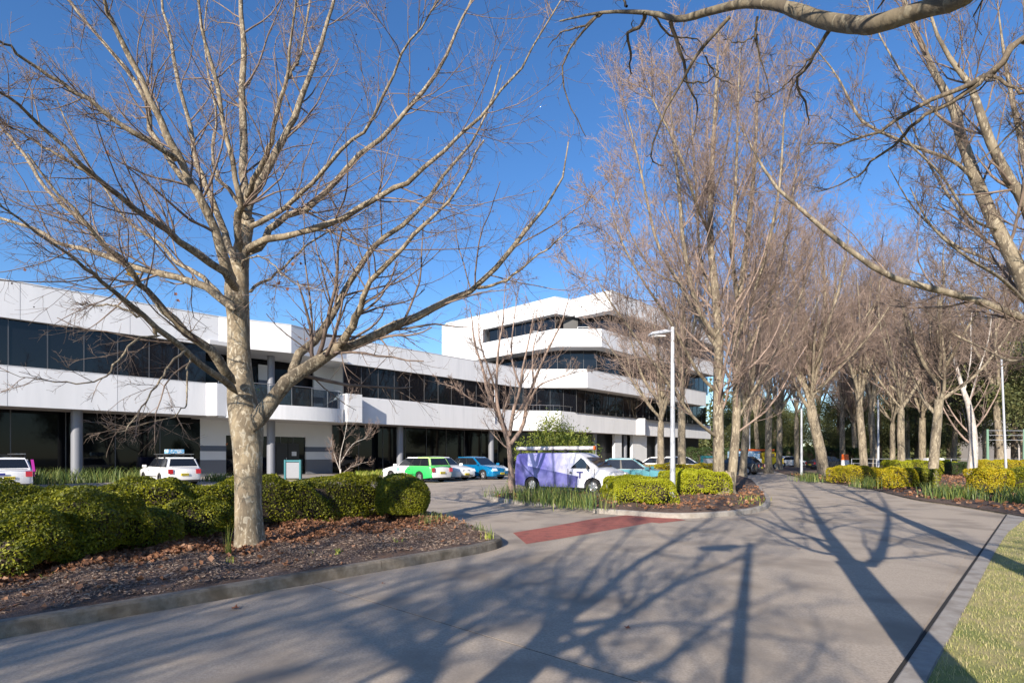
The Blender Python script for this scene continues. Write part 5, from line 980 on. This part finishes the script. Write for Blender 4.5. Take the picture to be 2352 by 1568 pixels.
    pl = [o for o in root.children if o.name.startswith('number_plate')]
    for k in range(6):
        y = .15-k*.06; quad('character', [(-L, y, .55), (-L, y-.035, .55), (-L, y-.035, .61), (-L, y, .61)], 'ink', pl[0], .066, -.01); quad('character', [(L, -y, .39), (L, -y+.035, .39), (L, -y+.035, .44), (L, -y, .44)], 'ink', pl[1], .076, -.01)
    quad('grille', [(L-.02, -.33, .5), (L-.02, .33, .5), (L-.08, .3, .64), (L-.08, -.3, .64)], 'blacktrim', root, .045); quad('air_intake', [(L, -.5, .27), (L, .5, .27), (L, .5, .34), (L, -.5, .34)], 'blacktrim', root, .045)
    MB().box(-L+.05, -L+.2, -.75, .75, .2, .34).build('lower_bumper', M['blacktrim'], root)
    for x in (wb/2, -wb/2):
        for y in (-W+.1, W-.1): wheel(root, x, y, rw)
    MB().box(-wb/2-.3, wb/2+.3, -W+.22, W-.22, .18, .5).build('underbody', M['blacktrim'], root)
    if kind == 'wagon':
        MB().tube([(-L-.02, -.62, .97), (-L-.02, .62, .97)], .012, 5).build('tailgate_seam', M['blacktrim'], root)
    if rack:
        m = MB()
        for x in (-1.4, -.2):
            m.box(x-.03, x+.03, -.7, .7, zt+.12, zt+.16)
            for y in (-.66, .66): m.box(x-.03, x+.03, y-.03, y+.03, zt-.05, zt+.12)
        m.build('roof_rack', M['blacktrim'], root); m = MB()
        m.box(-1.9, .5, -.62, -.5, zt+.161, zt+.2); m.box(-1.9, .5, -.35, -.24, zt+.161, zt+.2); m.box(-1.9, .5, .5, .62, zt+.161, zt+.2)
        for x in np.arange(-1.8, .5, .3): m.box(x, x+.03, -.5, -.35, zt+.165, zt+.195)
        m.build('ladder', M['steel'], root)
    return root
HN = math.atan2(.67, -.742)      # nose in towards the building
def cpos(px, d, back=0, rz=0): x = (px-CX)*d/FP; return (x+math.cos(rz)*back, d+math.sin(rz)*back)
c1 = car('parked_car', 'white station wagon with a loaded roof rack seen from behind at the left', 'wagon', 'carwhite', cpos(424, 30.0, 2.4, HN), HN, True, grp='cars parked at the office')
o = MB().box(-.42, .42, -.28, .28, 0, .24).build('carton', M['boxblue'], bevel=.01); o.location = (c1.location.x+.1, c1.location.y+.3, 1.69); o.rotation_euler = (0, 0, HN+1.57); tag(o, 'blue and white carton tied on the wagon roof rack', 'box')
c0 = car('parked_car', 'white station wagon with magenta sides cut off by the left edge', 'wagon', 'carwhite', cpos(22, 25.5, 2.4, HN), HN, True, grp='cars parked at the office')
for y in (-1, 1): 
    MB().box(-2.2, 1.9, y*.895-.012 if y > 0 else y*.895-.012, y*.895+.022, .62, .88).build('side_band', M['carmagenta'], c0)
    quad('corner_panel', [(-2.42, y*.84+.05, .84), (-2.42, y*.84-.05, .84), (-2.2, y*.8-.05, 1.38), (-2.2, y*.8+.05, 1.38)], 'carmagenta', c0, .06)
quad('tail_banner', [(-2.44, .5, .7), (-2.44, .15, .7), (-2.44, .15, .8), (-2.44, .5, .8)], 'logo', c0, .05)
c2 = car('parked_car', 'white wagon with a green and lime wedge graphic on its flank', 'wagon', 'green_wrap', cpos(1016, 33.2, 2.42, HN), HN, grp='cars parked at the office')
for q in ([(.72, .905, .62), (.66, .905, .62), (.66, .905, .8), (.72, .905, .8)], [(.6, .905, .62), (.54, .905, .62), (.54, .905, .8), (.6, .905, .8)], [(.76, .905, .79), (.5, .905, .79), (.5, .905, .83), (.76, .905, .83)]): quad('emblem', q, 'tealink', c2, .012)
c3 = car('parked_car', 'white wagon facing out between the green car and the blue car', 'wagon', 'carwhite', cpos(1072, 35.9, -2.42, HN+math.pi), HN+math.pi, grp='cars parked at the office')
c4 = car('parked_car', 'bright blue hatchback facing out beside the small bare tree', 'hatch', 'carblue', cpos(1153, 37.2, -2.2, HN+math.pi), HN+math.pi, grp='cars parked at the office')
c5 = car('parked_car', 'pale teal blue sedan mostly hidden behind the van and hedge', 'sedan', 'carteal', cpos(1448, 26.5), -.35, grp='cars parked at the office')
c6 = car('parked_car', 'white sedan behind the gold hedge strip', 'sedan', 'carwhite', cpos(1500, 45), math.pi-.3, grp='cars parked at the office')
c7 = car('parked_car', 'silver hatchback beside the teal sign', 'hatch', 'carsilver', cpos(1573, 42), -.2, grp='cars parked at the office')
c8 = car('parked_car', 'dark car just right of the tall double stemmed tree', 'hatch', 'cardark', cpos(1688, 48), HN, grp='cars parked at the office')
c9 = car('parked_car', 'dark blue car behind the left gold hedge', 'sedan', 'cardark', cpos(1905, 62), .2, grp='cars parked at the office')
c10 = car('parked_car', 'white car behind the dark hedge, right of the yellow truck', 'sedan', 'carwhite', cpos(1812, 78), .1, grp='cars parked at the office')
# the van
vz = math.atan2(-.53, .845); fr = np.array(((1400-CX)*22.6/FP, 22.6)); fwd = np.array((math.cos(vz), math.sin(vz))); lf_ = np.array((-fwd[1], fwd[0]))
vc = fr-fwd*2.15+lf_*.88
van = empty('work_van', (vc[0], vc[1], 0), vz, 'white work van with violet panels and a pipe carrier on its roof', 'van')
vt = [(-2.38, .3), (-2.42, .6), (-2.4, 1.2), (-2.34, 1.58), (-2.2, 1.68), (-1.5, 1.7), (.6, 1.7), (.86, 1.64), (1.05, 1.5), (1.62, 1.08), (2.1, .95), (2.32, .8), (2.4, .55), (2.38, .26)]
extr(profile(vt, 2.4, 2.85, .33, .27), .9, .12, M['purple_wrap'], van, L=2.4, zin=.02)
def vs_(x, z, side=-1): return (x, side*.9*(1-.12*max(0, z-.85)), z)
quad('side_window', [vs_(.42, 1.06), vs_(1.32, 1.06), vs_(1.02, 1.4), (.88, -.9*(1-.12*.62), 1.5)], 'cglass', van, .012); quad('side_window', [vs_(.48, 1.5, 1), vs_(.9, 1.5, 1), vs_(1.32, 1.06, 1), vs_(.42, 1.06, 1)][::-1], 'cglass', van, .012)
MB().add([vs_(.36, 1.02), vs_(.42, 1.06), vs_(.42, 1.5), vs_(.36, 1.54)], [(0, 1, 2, 3)])
quad('windscreen', [(1.62, -.74, 1.1), (1.62, .74, 1.1), (1.07, .7, 1.5), (1.07, -.7, 1.5)], 'cglass', van, .03)
for y in (-.62, .62): quad('headlight', [(2.36, y-.16, .68), (2.36, y+.16, .68), (2.22, y+.16, .86), (2.22, y-.16, .86)], 'lamp', van, .06)
for x in (-1.425, 1.425):
    for y in (-.8, .8): wheel(van, x, y, .33)
for y in (-1, 1): quad('mirror', [(1.2, y*.93, 1.02), (1.28, y*1.1, 1.02), (1.28, y*1.1, 1.22), (1.2, y*.93, 1.22)], 'blacktrim', van, .04, .05)
for x in (.3, 1.5, ): MB().box(x, x+.015, -.905, -.88, .4, 1.05).build('door_seam', M['blacktrim'], van)
MB().box(.38, .5, -.93, -.88, .86, .9).build('door_handle', M['blacktrim'], van); MB().box(-1.1, 1.1, -.7, .7, .2, .5).build('underbody', M['blacktrim'], van); quad('number_plate', [(2.4, -.19, .4), (2.4, .19, .4), (2.4, .19, .5), (2.4, -.19, .5)], 'plate', van, .08); quad('grille', [(2.38, -.5, .55), (2.38, .5, .55), (2.33, .45, .68), (2.33, -.45, .68)], 'blacktrim', van, .06)
for q in ((.72, 1.0, .88, .93), (.83, .89, .66, .88), (.68, .78, .7, .74), (.72, .76, .62, .7)):
    MB().box(q[0], q[1], -.915, -.89, q[2], q[3]).build('door_emblem', M['logo'], van)
m = MB()
for x in (-2.1, -.5, .1):
    m.box(x-.03, x+.03, -.78, .78, 1.8, 1.84)
    for y in (-.72, .72): m.box(x-.04, x+.04, y-.03, y+.03, 1.66, 1.8)
m.build('roof_rack', M['blacktrim'], van)
pc = MB().tube([(-2.35, -.6, 1.9), (1.35, -.6, 1.9)], .08, 14).build('pipe_carrier', M['pvc'], van, smooth=True); MB().tube([(1.352, -.6, 1.9), (1.42, -.6, 1.9)], .085, 14).build('end_cap', M['orange'], pc)
MB().tube([(-2.3, -.35, 1.88), (1.1, -.35, 1.88)], .04, 8).build('conduit', M['pvc'], van); MB().tube([(-2.1, .3, 1.88), (.9, .3, 1.88)], .03, 8).build('conduit', M['steel'], van)
# yellow truck far away
tk = empty('yellow_truck', ((1752-CX)*66/FP, 66, 0), -.1, 'yellow and orange service truck beyond the driveway bend', 'truck')
MB().box(-.4, 2.0, -1, 1, .5, 1.35).build('cab', M['yellow'], tk, bevel=.12); MB().box(-.35, 1.2, -.9, .9, 1.35, 1.95).build('cab_roof', M['yellow'], tk, bevel=.1); MB().box(-.1, 1.0, -.93, .93, 1.4, 1.8).build('window', M['cglass'], tk)
MB().box(-2.6, -.45, -1, 1, .6, 1.2).build('tray', M['carwhite'], tk, bevel=.03); MB().box(-2.6, 1.0, -1, 1, 2.1, 2.3).build('rack_load', M['orange'], tk, bevel=.04); MB().box(-2.5, -.6, -.9, .9, 1.2, 1.8).build('tool_box', M['boxblue'], tk, bevel=.03)
for x in (-1.7, 1.2):
    for y in (-.9, .9): wheel(tk, x, y, .4)
ct = MB().box(-1.6, 1.6, -1.2, 1.2, 0, 2.1).build('blue_container', M['boxblue'], bevel=.03); ct.location = ((1708-CX)*72/FP, 72, 0); tag(ct, 'blue and white container left of the yellow truck', 'container')
# far pale buildings glimpsed through the grove on the right
fb = empty('far_building', (0, 0, 0), 0, 'pale low building glimpsed through the evergreens at the right', 'building'); MB().box(120, 175, 140, 155, 0, 14).build('wall', M['brickfar'], fb)
for k in range(9): MB().box(122+k*6, 126+k*6, 139.9, 140.05, 9.5, 11.5).build('window', M['glass'], fb)
# low rail and fence in the right background
fn = empty('wire_fence', (0, 0, 0), 0, 'low pale wire fence behind the right-hand hedges', 'fence')
for k in range(14): MB().tube([(30+k*2.2, 50, 0), (30+k*2.2, 50, 1.3)], .03, 5).build('post', M['galv'], fn)
for z in (.5, .9, 1.28): MB().tube([(30, 50, z), (58.6, 50, z)], .015, 4).build('rail', M['galv'], fn)
print('tris', sum(len(o.data.loops)-2*len(o.data.polygons) for o in bpy.data.objects if o.type == 'MESH'), 'objs', len(bpy.data.objects))
